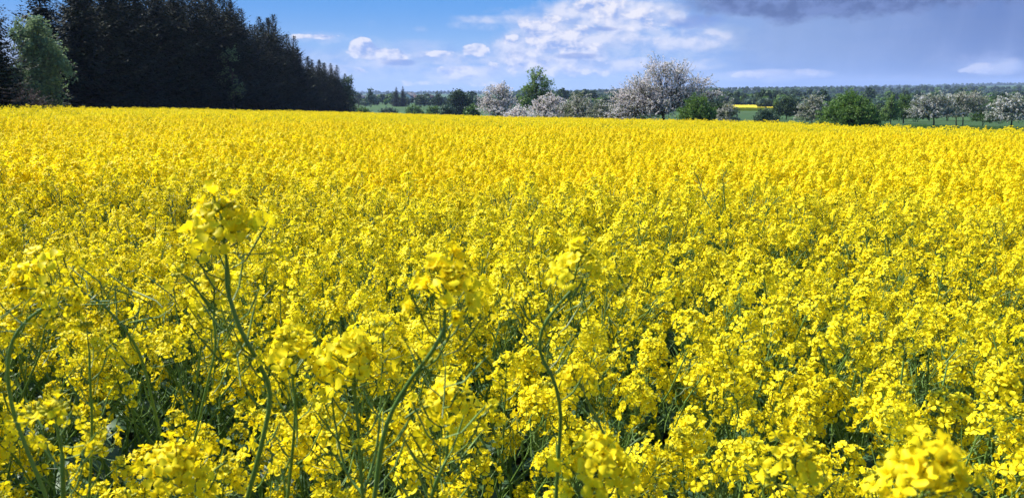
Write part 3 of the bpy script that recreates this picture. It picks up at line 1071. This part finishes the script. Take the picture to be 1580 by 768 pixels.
# tops along the skyline: px -> top py, depth along the row
rowx = -36.0
ys = []
yy = 44.0
while yy < 172:
    ys.append(yy); yy += 3.7 + rs.uniform(-.9, 1.2)
def tgt_top(px):
    return np.interp(px, [0, 240, 330, 352, 372, 396, 404, 425, 445, 462, 474, 486, 505, 520, 532, 545], [-70, -60, -30, -26, -6, 44, 34, 26, 42, 68, 88, 86, 90, 102, 114, 134])
n_sp = 0
yy_last = ys[-1]
for j, y in enumerate(ys):
    for row in range(2):
        x = rowx - row * 3.0 + rs.uniform(-.7, .7)
        yq = y + rs.uniform(-.8, .8) + row * 1.1
        px = 790 + 1218 * x / yq
        if row and px < -140: continue
        if row == 0:
            ztop = at(px, tgt_top(px) + rs.choice((-6, -2, 3, 9, 16)) * (1.0 if px < 460 else .7) + rs.uniform(-4, 4), yq)[2]
            h = ztop - tz(x, yq)
        else:
            ztop = at(px, tgt_top(px + 10) + rs.uniform(-4, 10), yq)[2]
            h = ztop - tz(x, yq)
        h = max(5.5, min(h, 21))
        if row == 0 and 96 < px + 4 and px < 5: pass
        if row == 0 and -5 < px < 90: continue          # gap filled by the pale larch
        if 22 < px < 66: continue
        a, b = SP[rs.randrange(6)]
        lab = 'dark spruce standing in the dense row of the plantation at the left'
        if yy_last is not None and y == yy_last: lab = ['last spruce at the right-hand end of the dark row, its boughs reaching the field', 'spruce half hidden behind the last one of the dark row'][row]
        rt = put_tree('spruce_tree', a, b, x, yq, lab, 'spruce tree', G_SP, rz=rs.uniform(0, 6.28), sc=h / 16.0)
        w = 1.25 if h > 10 else 1.6
        rt.scale = (h / 16 * w, h / 16 * w, h / 16)
        n_sp += 1
print('spruces', n_sp)
# the spruce cut by the left frame edge, standing before the others
x, y, z = at(-6, 165, 41); h = at(-6, -60, 41)[2] - tz(x, y)
a, b = SP[2]
put_tree('spruce_tree', a, b, x, y, 'nearest dark spruce, cut by the left edge of the photo, sky gap beside it', 'spruce tree', rz=1.0, sc=h / 16)
# pale larch / birch in the gap
def lobes_box(rg, W_, H_, z0, n, D_=None, top=1.0):
    out = []
    D_ = D_ or W_ * .8
    for i in range(n):
        f = (i + .5) / n
        zc = z0 + (H_ - z0) * (.15 + .68 * f)
        ww = W_ / 2 * (1 - .65 * f * top)
        out.append((rg.uniform(-.5, .5) * ww, rg.uniform(-.4, .4) * D_ / 2, zc, ww * rg.uniform(.5, .75), D_ / 2 * (1 - .6 * f * top) * .75, (H_ - z0) * .22))
    return out
x, y, z = at(66, 165, 53); h = at(66, 16, 53)[2] - tz(x, y)
rl = np.random.default_rng(3)
lb_ = lobes_box(rl, 6.2, h, .4, 12, top=.8)
tb, cb = lobe_tree(31, h, lb_, .14, h * .55, .08, 800, 26, droop=.5, twig_r=.012, tipout=1.05)
put_tree('larch_tree', tb, cb, x, y, 'pale green larch among dark spruces at the far left', 'larch tree', leaf=LARCH, bark=BARK_G)
x, y, z = at(362, 170, 92); h = at(362, 60, 92)[2] - tz(x, y)
tb, cb = lobe_tree(32, h, [(0, 0, h * .8, 1.5, 1.3, 1.6), (-.6, 0, h * .55, 1.3, 1.2, 1.5), (.5, 0, h * .35, 1.2, 1.2, 1.6)], .10, h * .6, .08, 130, 14, droop=.4, twig_r=.012)
put_tree('birch_tree', tb, cb, x - .2, y, 'grey-green young birch showing pale against the dark spruce row', 'birch tree', leaf=LARCH, bark=BARK_G)
# bare reddish bush under the larch
x, y, z = at(14, 165, 44.5); h = at(14, 116, 44.5)[2] - tz(x, y)
tb, cb = lobe_tree(33, h, [(0, 0, h * .55, 1.7, 1.3, h * .42), (-1.3, 0, h * .45, 1.3, 1.2, h * .36), (1.6, 0, h * .42, 1.2, 1.2, h * .36)], .05, h * .3, .05, 330, 12, stems=4, twig_r=.012, bare=.35)
put_tree('bush', tb, cb, x, y, 'half-bare reddish grey bush at the foot of the pale larch', 'bush', leaf=TWIG, bark=BARK_G, trunk_name='branches')


def spec_tree(name, px, pbase, ptop, wpx, Y, shape, leaf, label, cat, seed, bark=BARK_D, **kw):
    """shape gives lobes as fractions of half width and height"""
    x, y, _ = at(px, pbase, Y)
    zg = tz(x, y)
    h = at(px, ptop, Y)[2] - zg
    w2 = wpx / 2 * Y / 1218.0
    lobes = [(lx * w2, rsd * w2, lz * h, rx * w2, ry * w2, rz_ * h) for (lx, rsd, lz, rx, ry, rz_) in shape]
    kw.setdefault('trunk_top', h * .35)
    kw.setdefault('trunk_r', max(.05, h * .02))
    group = kw.pop('group', None)
    tb, cb = lobe_tree(seed, h, lobes, **kw)
    return put_tree(name, tb, cb, x, y, label, cat, group, bark, leaf)


ROUND = [(0, 0, .70, .55, .6, .26), (-.5, .1, .48, .45, .5, .24), (.5, -.1, .48, .45, .5, .24), (0, -.4, .45, .6, .45, .26), (0, .4, .5, .6, .4, .25), (-.6, 0, .25, .38, .5, .2), (.62, 0, .25, .36, .5, .2), (0, -.3, .22, .6, .5, .2)]
CONE = [(0, 0, .85, .28, .3, .14), (0, 0, .66, .5, .5, .18), (-.25, .1, .46, .55, .5, .18), (.25, -.1, .46, .55, .5, .18), (-.4, 0, .26, .55, .5, .18), (.4, 0, .26, .55, .5, .18)]
MOUND = [(0, 0, .62, .6, .6, .32), (-.45, 0, .45, .5, .6, .32), (.45, 0, .45, .5, .6, .32), (-.75, 0, .25, .25, .4, .22), (.75, 0, .25, .25, .4, .22), (0, -.4, .35, .7, .5, .3)]
OPEN = [(0, 0, .72, .6, .4, .24), (-.2, -.2, .35, .6, .4, .22), (-.45, 0, .62, .42, .4, .22), (.45, 0, .64, .45, .4, .20), (-.65, 0, .38, .35, .4, .2), (.68, 0, .42, .32, .4, .16), (0, 0, .45, .55, .5, .25)]
BIGAPPLE = [(-.15, 0, .80, .28, .3, .20), (.22, 0, .74, .30, .3, .18), (.55, 0, .62, .30, .3, .14), (.80, 0, .48, .20, .25, .09), (-.42, 0, .58, .30, .35, .22), (-.72, 0, .36, .30, .35, .24), (-.50, -.2, .28, .38, .3, .26), (-.55, .1, .45, .35, .35, .24), (-.2, -.3, .30, .35, .3, .24), (0, 0, .50, .45, .4, .22), (.3, 0, .42, .4, .35, .18), (-.82, 0, .20, .18, .3, .14)]

# trees at the end of the spruce row and in the valley beyond
spec_tree('willow_tree', 536, 177, 113, 38, 165, [(0, 0, .82, .6, .6, .17), (-.3, 0, .55, .6, .6, .2), (.35, 0, .6, .5, .6, .2), (.1, 0, .3, .7, .6, .2)], SALLOW,
          'tall grey-green willow beside the end of the spruce row', 'willow tree', 60, leaf_s=.16, twigs=160, per=16, droop=.3, twig_r=.02)
spec_tree('deciduous_tree', 572, 158, 134, 22, 430, CONE, GREEN_B, 'pale bluish tree with a pointed top standing before the village', 'tree', 61, leaf_s=.45, twigs=90, per=9, twig_r=.05)
spec_tree('spruce_tree_pair_member', 0, 0, 0, 1, 1, CONE, GREEN_D, '', '', 1, leaf_s=1, twigs=6, per=1) if False else None
for k, (px, top, sd) in enumerate(((612, 134, 1), (622, 133, 3))):
    x, y, _ = at(px, 157, 450); h = at(px, top, 450)[2] - tz(x, y)
    rt = put_tree('spruce_tree', SP[sd][0], SP[sd][1], x, y, ['left', 'right'][k] + ' one of the two dark firs rising together over the village', 'fir tree', sc=h / 16)
    rt.scale = (h / 16 * 1.3, h / 16 * 1.3, h / 16)
spec_tree('deciduous_tree', 650, 158, 141, 26, 420, ROUND, GREEN_D, 'low dark broad tree left of the village gap', 'tree', 62, leaf_s=.45, twigs=80, per=9, twig_r=.05)
spec_tree('deciduous_tree', 676, 160, 140, 24, 380, ROUND, GREEN_D, 'dark broad tree between the village and the round dark tree', 'tree', 63, leaf_s=.42, twigs=80, per=9, twig_r=.05)
spec_tree('deciduous_tree', 709, 178, 134, 44, 230, [(0, 0, .72, .62, .6, .25), (-.5, 0, .52, .42, .5, .24), (.5, 0, .52, .42, .5, .24), (0, 0, .45, .7, .6, .28), (0, 0, .2, .6, .5, .2)], GREEN_D,
          'dense round dark tree standing over the bushes left of the blossom', 'tree', 64, leaf_s=.28, twigs=300, per=16, twig_r=.03)
for i, (px, top, w, Yd, leaf, lab) in enumerate((
        (600, 163, 34, 240, GREEN_B, 'wide low willow bush on the valley meadow, left of the others'),
        (640, 160, 34, 240, GREEN_M, 'light green bush on the valley meadow below the two firs'),
        (668, 160, 26, 215, GREEN_M, 'small light green bush between the firs and the round dark tree'),
        (560, 162, 30, 200, GREEN_M, 'green bush at the foot of the willow by the spruce row'),
        (690, 157, 30, 170, GREEN_B, 'rounded greyish green bush left of the blossoming trees'),
        (728, 160, 30, 150, GREEN_M, 'fresh green bush at the foot of the round dark tree'))):
    spec_tree('bush', px, 178, top, w, Yd, MOUND, leaf, lab, 'bush', 70 + i, leaf_s=.2, twigs=130, per=14, stems=4, trunk_top=.8, trunk_r=.08, twig_r=.03)

BK = dict(bark=BARK_D, twig_r=.018, spreadl=.32)
spec_tree('apple_tree', 768, 182, 125, 80, 110, [(-.25, 0, .80, .35, .4, .16), (.2, 0, .82, .35, .4, .17), (-.4, 0, .5, .45, .5, .25), (.4, 0, .5, .45, .5, .25), (0, -.3, .3, .8, .5, .25)], BLOSSOM,
          'blossoming apple tree with twiggy top just right of the round dark tree', 'apple tree', 80, leaf_s=.085, twigs=420, per=17, tipout=1.25, **BK)
spec_tree('apple_tree', 800, 183, 158, 60, 100, MOUND, BLOSSOM, 'low whitish blossoming tree under the tall green tree, left side', 'apple tree', 81, leaf_s=.08, twigs=260, per=16, **BK)
spec_tree('maple_tree', 829, 180, 102, 76, 125, [(0, 0, .84, .45, .5, .14), (.15, 0, .66, .6, .6, .18), (-.35, 0, .58, .4, .5, .16), (.4, 0, .45, .5, .5, .2), (-.5, 0, .36, .5, .5, .2), (0, 0, .25, .8, .6, .2)], GREEN_F,
          'tall fresh green tree rising behind the white blossom', 'tree', 82, leaf_s=.13, twigs=330, per=20, twig_r=.03)
spec_tree('apple_tree', 850, 183, 137, 88, 95, [(0, 0, .68, .5, .5, .24), (-.5, 0, .5, .4, .5, .25), (.5, 0, .5, .45, .5, .24), (0, -.4, .3, .9, .5, .25)], BLOSSOM,
          'white blossoming apple tree in front of the tall green tree', 'apple tree', 83, leaf_s=.078, twigs=420, per=18, **BK)
spec_tree('apple_tree', 893, 184, 137, 80, 92, ROUND, BLOSSOM_G, 'greenish apple tree with sparse blossom between two white ones', 'apple tree', 84, leaf_s=.078, twigs=400, per=18, **BK)
spec_tree('apple_tree', 930, 184, 146, 64, 88, MOUND, BLOSSOM_G, 'small greenish blossom tree at the left foot of the biggest apple tree', 'apple tree', 85, leaf_s=.075, twigs=240, per=18, **BK)
spec_tree('apple_tree', 1026, 184, 82, 188, 78, BIGAPPLE, BLOSSOM, 'biggest apple tree, wide crown of white blossom with bare twigs against the sky', 'apple tree', 86, leaf_s=.062, twigs=1500, per=19, tipout=1.2, bare=.06, trunk_top=1.9, trunk_r=.17, **BK)
spec_tree('bush', 1074, 186, 138, 70, 66, ROUND, GREEN_M, 'dense green bush in front of the right side of the biggest apple tree', 'bush', 87, leaf_s=.07, twigs=460, per=22, stems=4, trunk_top=.6, trunk_r=.07, twig_r=.012)
spec_tree('apple_tree', 1122, 186, 150, 42, 90, ROUND, BLOSSOM_G, 'small grey blossom tree to the left of the distant yellow field', 'apple tree', 88, leaf_s=.075, twigs=190, per=15, **BK)
spec_tree('bush', 1182, 190, 163, 50, 75, MOUND, GREEN_B, 'low bluish green bush below the distant yellow field', 'bush', 89, leaf_s=.075, twigs=260, per=18, stems=4, trunk_top=.4, trunk_r=.05, twig_r=.012)
spec_tree('deciduous_tree', 1213, 182, 146, 52, 150, ROUND, GREEN_D, 'soft dark green tree right of the distant yellow field', 'tree', 90, leaf_s=.15, twigs=300, per=18, twig_r=.02)
spec_tree('apple_tree', 1254, 190, 140, 62, 95, ROUND, BLOSSOM_G, 'grey-green apple tree with faint blossom left of the large rounded bush', 'apple tree', 91, leaf_s=.08, twigs=420, per=17, **BK)
spec_tree('bush', 1308, 198, 134, 106, 62, [(0, 0, .70, .5, .6, .26), (-.4, 0, .52, .45, .6, .26), (.4, 0, .52, .45, .6, .26), (-.65, 0, .28, .32, .5, .24), (.68, 0, .28, .32, .5, .24), (0, -.45, .42, .7, .5, .32), (0, -.5, .22, .8, .4, .2)], GREEN_M,
          'large dense rounded green bush at the edge of the field', 'bush', 92, leaf_s=.068, twigs=800, per=26, stems=5, trunk_top=.8, trunk_r=.09, twig_r=.012)
spec_tree('deciduous_tree', 1372, 192, 143, 36, 100, CONE, GREEN_F, 'pale green slender tree just right of the large rounded bush', 'tree', 93, leaf_s=.08, twigs=260, per=18, bark=BARK_G, twig_r=.014)
spec_tree('deciduous_tree', 1394, 190, 140, 46, 120, ROUND, GREEN_M, 'dull green tree between the pale slender tree and the white apple trees', 'tree', 94, leaf_s=.1, twigs=260, per=18, twig_r=.02)
spec_tree('apple_tree', 1438, 195, 136, 88, 88, OPEN, BLOSSOM_M, 'open apple tree with white blossom and bare trunk, first right of the dull green tree', 'apple tree', 95, leaf_s=.072, twigs=480, per=18, tipout=1.15, **BK)
spec_tree('apple_tree', 1484, 196, 133, 90, 92, OPEN, BLOSSOM_G, 'taller greenish apple tree with scattered blossom and two thin trunks', 'apple tree', 96, leaf_s=.072, twigs=480, per=18, tipout=1.15, stems=2, bark=BARK_G, twig_r=.014)
spec_tree('bush', 1518, 192, 156, 44, 105, MOUND, GREEN_M, 'plain green bush between the greenish apple tree and the white one at the edge', 'bush', 97, leaf_s=.09, twigs=260, per=20, stems=3, trunk_top=.6, trunk_r=.06, twig_r=.014)
spec_tree('apple_tree', 1560, 198, 139, 88, 78, OPEN, BLOSSOM_M, 'white apple tree cut by the right edge of the photo', 'apple tree', 98, leaf_s=.07, twigs=480, per=18, tipout=1.15, **BK)
spec_tree('deciduous_tree', 1545, 180, 141, 70, 170, ROUND, GREEN_D, 'dark tree behind the white apple tree at the right edge', 'tree', 99, leaf_s=.16, twigs=260, per=16, twig_r=.03)

for i, (px, top, w, Yd, leaf, lab) in enumerate((
        (782, 160, 60, 135, GREEN_D, 'dark bush filling the gap behind the leftmost blossoming apple tree'),
        (872, 152, 70, 130, GREEN_D, 'dark bush behind the white and greenish apple trees left of the biggest one'),
        (960, 150, 80, 125, GREEN_D, 'dark bush behind the lower left boughs of the biggest apple tree'),
        (1100, 152, 60, 115, GREEN_D, 'dark bush behind the dense green bush and the small grey blossom tree'),
        (1346, 158, 50, 115, GREEN_D, 'dark bush in the gap between the large rounded bush and the pale slender tree'),
        (1412, 160, 50, 135, GREEN_D, 'dark bush low behind the left side of the open apple tree'),
        (1462, 158, 56, 150, GREEN_D, 'dark bush seen between the open apple tree and the greenish one'),
        (1240, 160, 70, 160, GREEN_D, 'dark bush behind the grey-green apple tree with faint blossom'))):
    spec_tree('bush', px, 186, top, w, Yd, MOUND, leaf, lab, 'bush', 170 + i, leaf_s=.13, twigs=220, per=18, stems=4, trunk_top=.8, trunk_r=.08, twig_r=.02)

# ------------------------------------------------------------------ village, barns, pole
WALLP = solid('pale_plaster', (0.55, 0.53, 0.48), (0.62, 0.60, 0.56), .4)
WALLG = solid('grey_brick', (0.10, 0.085, 0.075), (0.14, 0.12, 0.10), .6)
WHITE = solid('white_cladding', (0.80, 0.80, 0.80), (0.74, 0.75, 0.77), .1, .5)
ROOFR = solid('red_brown_roof', (0.050, 0.034, 0.030), (0.065, 0.042, 0.036), .5)
ROOFG = solid('grey_roof', (0.07, 0.07, 0.08), (0.10, 0.10, 0.11), .5)
GLASS = solid('dark_window_glass', (0.03, 0.035, 0.04), None, 1, .1, .5)


def box(mb, x0, x1, y0, y1, z0, z1, m=0):
    V = [(x0, y0, z0), (x1, y0, z0), (x1, y1, z0), (x0, y1, z0), (x0, y0, z1), (x1, y0, z1), (x1, y1, z1), (x0, y1, z1)]
    mb.add(V, [[0, 3, 2, 1], [4, 5, 6, 7], [0, 1, 5, 4], [1, 2, 6, 5], [2, 3, 7, 6], [3, 0, 4, 7]], m)


def house(name, px, py, Y, L, D, hw, hr, wall, roof, rz, label, cat='house', group=None, chim=True):
    x, y, _ = at(px, py, Y)
    root = empty(name, (x, y, tz(x, y)), rz)
    tag(root, label, cat, group)
    b = MB(); box(b, -L / 2, L / 2, -D / 2, D / 2, -1.0, hw)
    b.add([(-L / 2, -D / 2, hw), (-L / 2, D / 2, hw), (-L / 2, 0, hw + hr), (-L / 2, 0, hw + hr)], [[0, 1, 2, 3]])
    b.add([(L / 2, -D / 2, hw), (L / 2, D / 2, hw), (L / 2, 0, hw + hr), (L / 2, 0, hw + hr)], [[0, 1, 2, 3]])
    b.build('wall', [wall], root)
    rf = MB(); o = .5; t = .25
    for sg in (-1, 1):
        e = sg * (D / 2 + o); ze = hw - o * hr / (D / 2)
        V = [(-L / 2 - o, e, ze + .05), (L / 2 + o, e, ze + .05), (L / 2 + o, 0, hw + hr + .05), (-L / 2 - o, 0, hw + hr + .05)]
        V += [(a_, b_, c_ + t) for a_, b_, c_ in V]
        rf.add(V, [[0, 3, 2, 1], [4, 5, 6, 7], [0, 1, 5, 4], [1, 2, 6, 5], [2, 3, 7, 6], [3, 0, 4, 7]])
    r_ = rf.build('roof', [roof], root)
    if chim:
        c = MB(); box(c, L * .15, L * .15 + .9, .4, 1.3, hw + hr * .5, hw + hr + 1.0); c.build('chimney', [WALLG], r_)
    nwin = max(2, int(L / 4))
    for k in range(nwin):
        wx = -L / 2 + L * (k + .5) / nwin
        wb = MB(); box(wb, wx - .6, wx + .6, -D / 2 - .06, -D / 2 + .02, 1.0, min(hw - .3, 2.4)); wb.build('window', [GLASS], root)
    return root


hs = [(553, 152, 700, 14, 8, 3.0, 2.4, WALLG, ROOFG, .1, 'long low grey-roofed farmhouse just right of the willow'),
      (590, 153, 660, 9, 7, 3.2, 2.8, WALLG, ROOFR, -.2, 'brown-roofed house between the pale tree and the two firs'),
      (634, 152, 640, 11, 8, 4.0, 3.6, WALLP, ROOFG, 1.2, 'pale-walled house gable on, directly right of the two firs'),
      (647, 154, 640, 9, 7, 3.0, 2.6, WALLG, ROOFR, .3, 'small red-roofed house behind the low dark broad tree'),
      (661, 153, 680, 9, 7, 3.0, 2.6, WALLP, ROOFR, -.1, 'red-roofed pale house right of the low dark broad tree')]
for i, h in enumerate(hs): house('house', *h, group='village houses')
wb_ = [(1141, 146, 1500, 40, 18, 6, 2.0, .05, 'longest white farm hall on the far hillside above the yellow field'),
       (1156, 145, 1560, 26, 18, 5, 2.0, -.1, 'shorter white hall behind and right of the longest one'),
       (1168, 145, 1540, 16, 14, 6, 2.5, .2, 'small white hall at the right end of the far farm'),
       (1262, 143, 1700, 60, 20, 5, 2.0, 0, 'lone white hall on the far hillside left of the large rounded bush')]
for px, py, Y_, L, D, hw, hr, rz, lab in wb_:
    house('farm_hall', px, py, Y_, L, D, hw, hr, WHITE, WHITE, rz, lab, 'farm hall', 'white farm halls', False)

# pole on the valley meadow
x, y, _ = at(554, 176, 210)
pole = empty('utility_pole', (x, y, tz(x, y)))
tag(pole, 'thin wooden pole standing on the meadow right of the spruce row', 'pole')
pb = MB(); hh = at(554, 150, 210)[2] - tz(x, y); pb.tube([(0, 0, -.3), (0, 0, hh)], [.16, .11], 8); pb.build('shaft', [BARK_G], pole)
pb = MB(); box(pb, -.7, .7, -.06, .06, hh - .55, hh - .42); pb.build('crossarm', [BARK_G], pole)

# distant yellow field (seen as a strip)
def far_field(px0, px1, Y0, Y1, label):
    nx, ny = 60, 50
    mb = MB()
    yy_ = np.linspace(Y0, Y1, ny)
    V = []
    rq = np.random.default_rng(9)
    for y_ in yy_:
        xa = (px0 - 790) / 1218 * y_; xb = (px1 - 790) / 1218 * y_
        for x_ in np.linspace(xa, xb, nx):
            V.append((x_, y_, tz(x_, y_) + 1.2 + rq.normal(0, .08)))
    V = np.array(V)
    q = [[i * nx + j, i * nx + j + 1, (i + 1) * nx + j + 1, (i + 1) * nx + j] for i in range(ny - 1) for j in range(nx - 1)]
    # skirt at the near edge
    n0 = len(V)
    sk = V[:nx].copy(); sk[:, 2] -= 1.3
    V = np.concatenate([V, sk])
    q += [[n0 + j, n0 + j + 1, j + 1, j] for j in range(nx - 1)]
    mb.add(V, q)
    o = mb.build('distant_rapeseed_field', [solid('distant_rapeseed', (0.72, 0.52, 0.012), (0.62, 0.46, 0.02), .8, .9)])
    return tag(o, label, 'rapeseed field', kind='stuff')
far_field(1118, 1205, 275, 350, 'bright yellow strip of another rapeseed field down in the valley')

# ------------------------------------------------------------------ woods and hedgerows far off
def far_tree(seed, leaf, H=9.0, W_=8.0):
    rg = np.random.default_rng(seed)
    cb = MB()
    cb.tube([(0, 0, -.5), (0, 0, H * .5)], [.3, .2], 4, 1)
    for k in range(7):
        c = np.array([rg.normal(0, W_ * .2), rg.normal(0, W_ * .2), H * rg.uniform(.35, .72)])
        n = 60
        u = rg.normal(0, 1, (n, 3)); u /= np.linalg.norm(u, axis=1)[:, None]
        C = c + u * np.array([W_ * .27, W_ * .27, H * .26]) * rg.uniform(.7, 1.1, (n, 1))
        C[:, 2] = np.maximum(C[:, 2], .5)
        cards(cb, C, u + rg.normal(0, .5, (n, 3)), rg.uniform(.5, 1.0, n), rg, 0)
    return cb.build('far_tree_mesh', [leaf, BARK_D], link=False)

FT = [[far_tree(1, GREEN_D), far_tree(2, GREEN_D, 11, 8), far_tree(3, GREEN_B, 8, 9), far_tree(4, GREEN_M, 9, 8), far_tree(5, GREEN_D, 13, 7), far_tree(6, GREEN_B, 7, 9)]]
rw = np.random.default_rng(21)
PX, PY, SC = [], [], []
def hedge(px0, r0, px1, r1, n, s=(.5, 1.0), jit=6):
    for t in rw.uniform(0, 1, n):
        px = px0 + (px1 - px0) * t; rr = r0 + (r1 - r0) * t
        yq = rr + rw.normal(0, jit)
        PX.append((px - 790) / 1218 * yq); PY.append(yq); SC.append(rw.uniform(*s))
# valley edge behind the left meadow (village trees)
hedge(520, 480, 740, 470, 46, (.3, .55), 10)
hedge(500, 560, 760, 540, 60, (.4, .8), 15)
hedge(480, 700, 960, 760, 110, (.3, .75), 35)
hedge(700, 420, 960, 400, 60, (.5, .9), 15)
hedge(860, 260, 1100, 300, 50, (.4, .7), 10)
hedge(1080, 370, 1210, 370, 60, (.5, .75), 6)
hedge(1160, 300, 1300, 260, 36, (.4, .7), 6)
hedge(1100, 470, 1260, 520, 60, (.5, .9), 15)
hedge(1330, 330, 1620, 260, 40, (.4, .6), 8)
hedge(1340, 430, 1620, 520, 80, (.5, .9), 12)
hedge(1100, 650, 1620, 620, 110, (.35, .7), 30)
hedge(1100, 900, 1620, 840, 110, (.4, .8), 50)
# woods on the hills, in patches
n = 9000
rr = np.exp(rw.uniform(math.log(900), math.log(5200), n)); pp = rw.uniform(380, 1680, n)
xx = (pp - 790) / 1218 * rr; yy2 = rr
msk = np.sin(xx / 260 + 1.3 * np.sin(yy2 / 400)) + np.sin(yy2 / 190 + xx / 700) + .5 * np.sin(xx / 90) > .35
msk |= (rr > 3300) & (rr < 4300)
for a_, b_, k_ in zip(xx, yy2, msk):
    if k_: PX.append(a_); PY.append(b_); SC.append(rw.uniform(.55, 1.0) * (1 + b_ / 9000))
PX, PY, SC = np.array(PX), np.array(PY), np.array(SC)
wood = scatter_object('distant_woodland', np.stack([PX, PY, terr(PX, PY) - .2], 1),
                      np.stack([np.zeros(len(PX)), np.zeros(len(PX)), rw.uniform(0, 6.28, len(PX))], 1), SC, np.zeros(len(PX)), FT)
tag(wood, 'far-off hedgerows and woods merging over the valley and hills', 'woodland', kind='stuff')

# rough grass along the far edge of the crop
def tuft(seed):
    rg = np.random.default_rng(seed)
    mb = MB()
    for _ in range(60):
        p = np.array([rg.normal(0, .25), rg.normal(0, .25), 0]); a = rg.uniform(0, 6.28)
        d = np.array([cos(a), sin(a), 0]); h_ = rg.uniform(.2, .5)
        s = np.array([-sin(a), cos(a), 0]) * .012
        q = p + d * h_ * .3 + np.array([0, 0, h_])
        mb.add([p - s, p + s, q + s * .2, q - s * .2], [[0, 1, 2, 3]])
    return mb.build('grass_tuft_mesh', [GREEN_M], link=False)
xs = rw.uniform(-40, 70, 30000); yb = rw.uniform(28, 150, 30000)
te = xs / yb; ye = np.interp(te, T_ED, Y_ED)
kk = (yb > ye) & (yb < ye + 55) & (np.abs(te) < .75) | ((xs < -31.8) & (xs > -38))
xs, yb = xs[kk][:14000], yb[kk][:14000]
gr = scatter_object('rough_grass', np.stack([xs, yb, terr(xs, yb)], 1), np.stack([xs * 0, xs * 0, rw.uniform(0, 6.28, len(xs))], 1),
                    rw.uniform(.6, 1.3, len(xs)), np.zeros(len(xs)), [[tuft(1), tuft(2)]])
tag(gr, 'rough meadow grass beyond the far edge of the rapeseed', 'grass', kind='stuff')

# ------------------------------------------------------------------ air
USE_HAZE = True
if USE_HAZE:
    hz = MB(); box(hz, -9000, 9000, -9000, 9000, -60, 140)
    def hm_(n):
        return None
    hmat = bpy.data.materials.new('air'); hmat.use_nodes = True
    t = hmat.node_tree; t.nodes.clear()
    o_ = t.nodes.new('ShaderNodeOutputMaterial'); v_ = t.nodes.new('ShaderNodeVolumePrincipled')
    v_.inputs['Color'].default_value = (0.55, 0.70, 1.0, 1)
    v_.inputs['Density'].default_value = 0.00013
    t.links.new(v_.outputs[0], o_.inputs['Volume'])
    ho = hz.build('haze', [hmat])
    tag(ho, 'thin blue haze over the far hills', 'haze', kind='stuff')
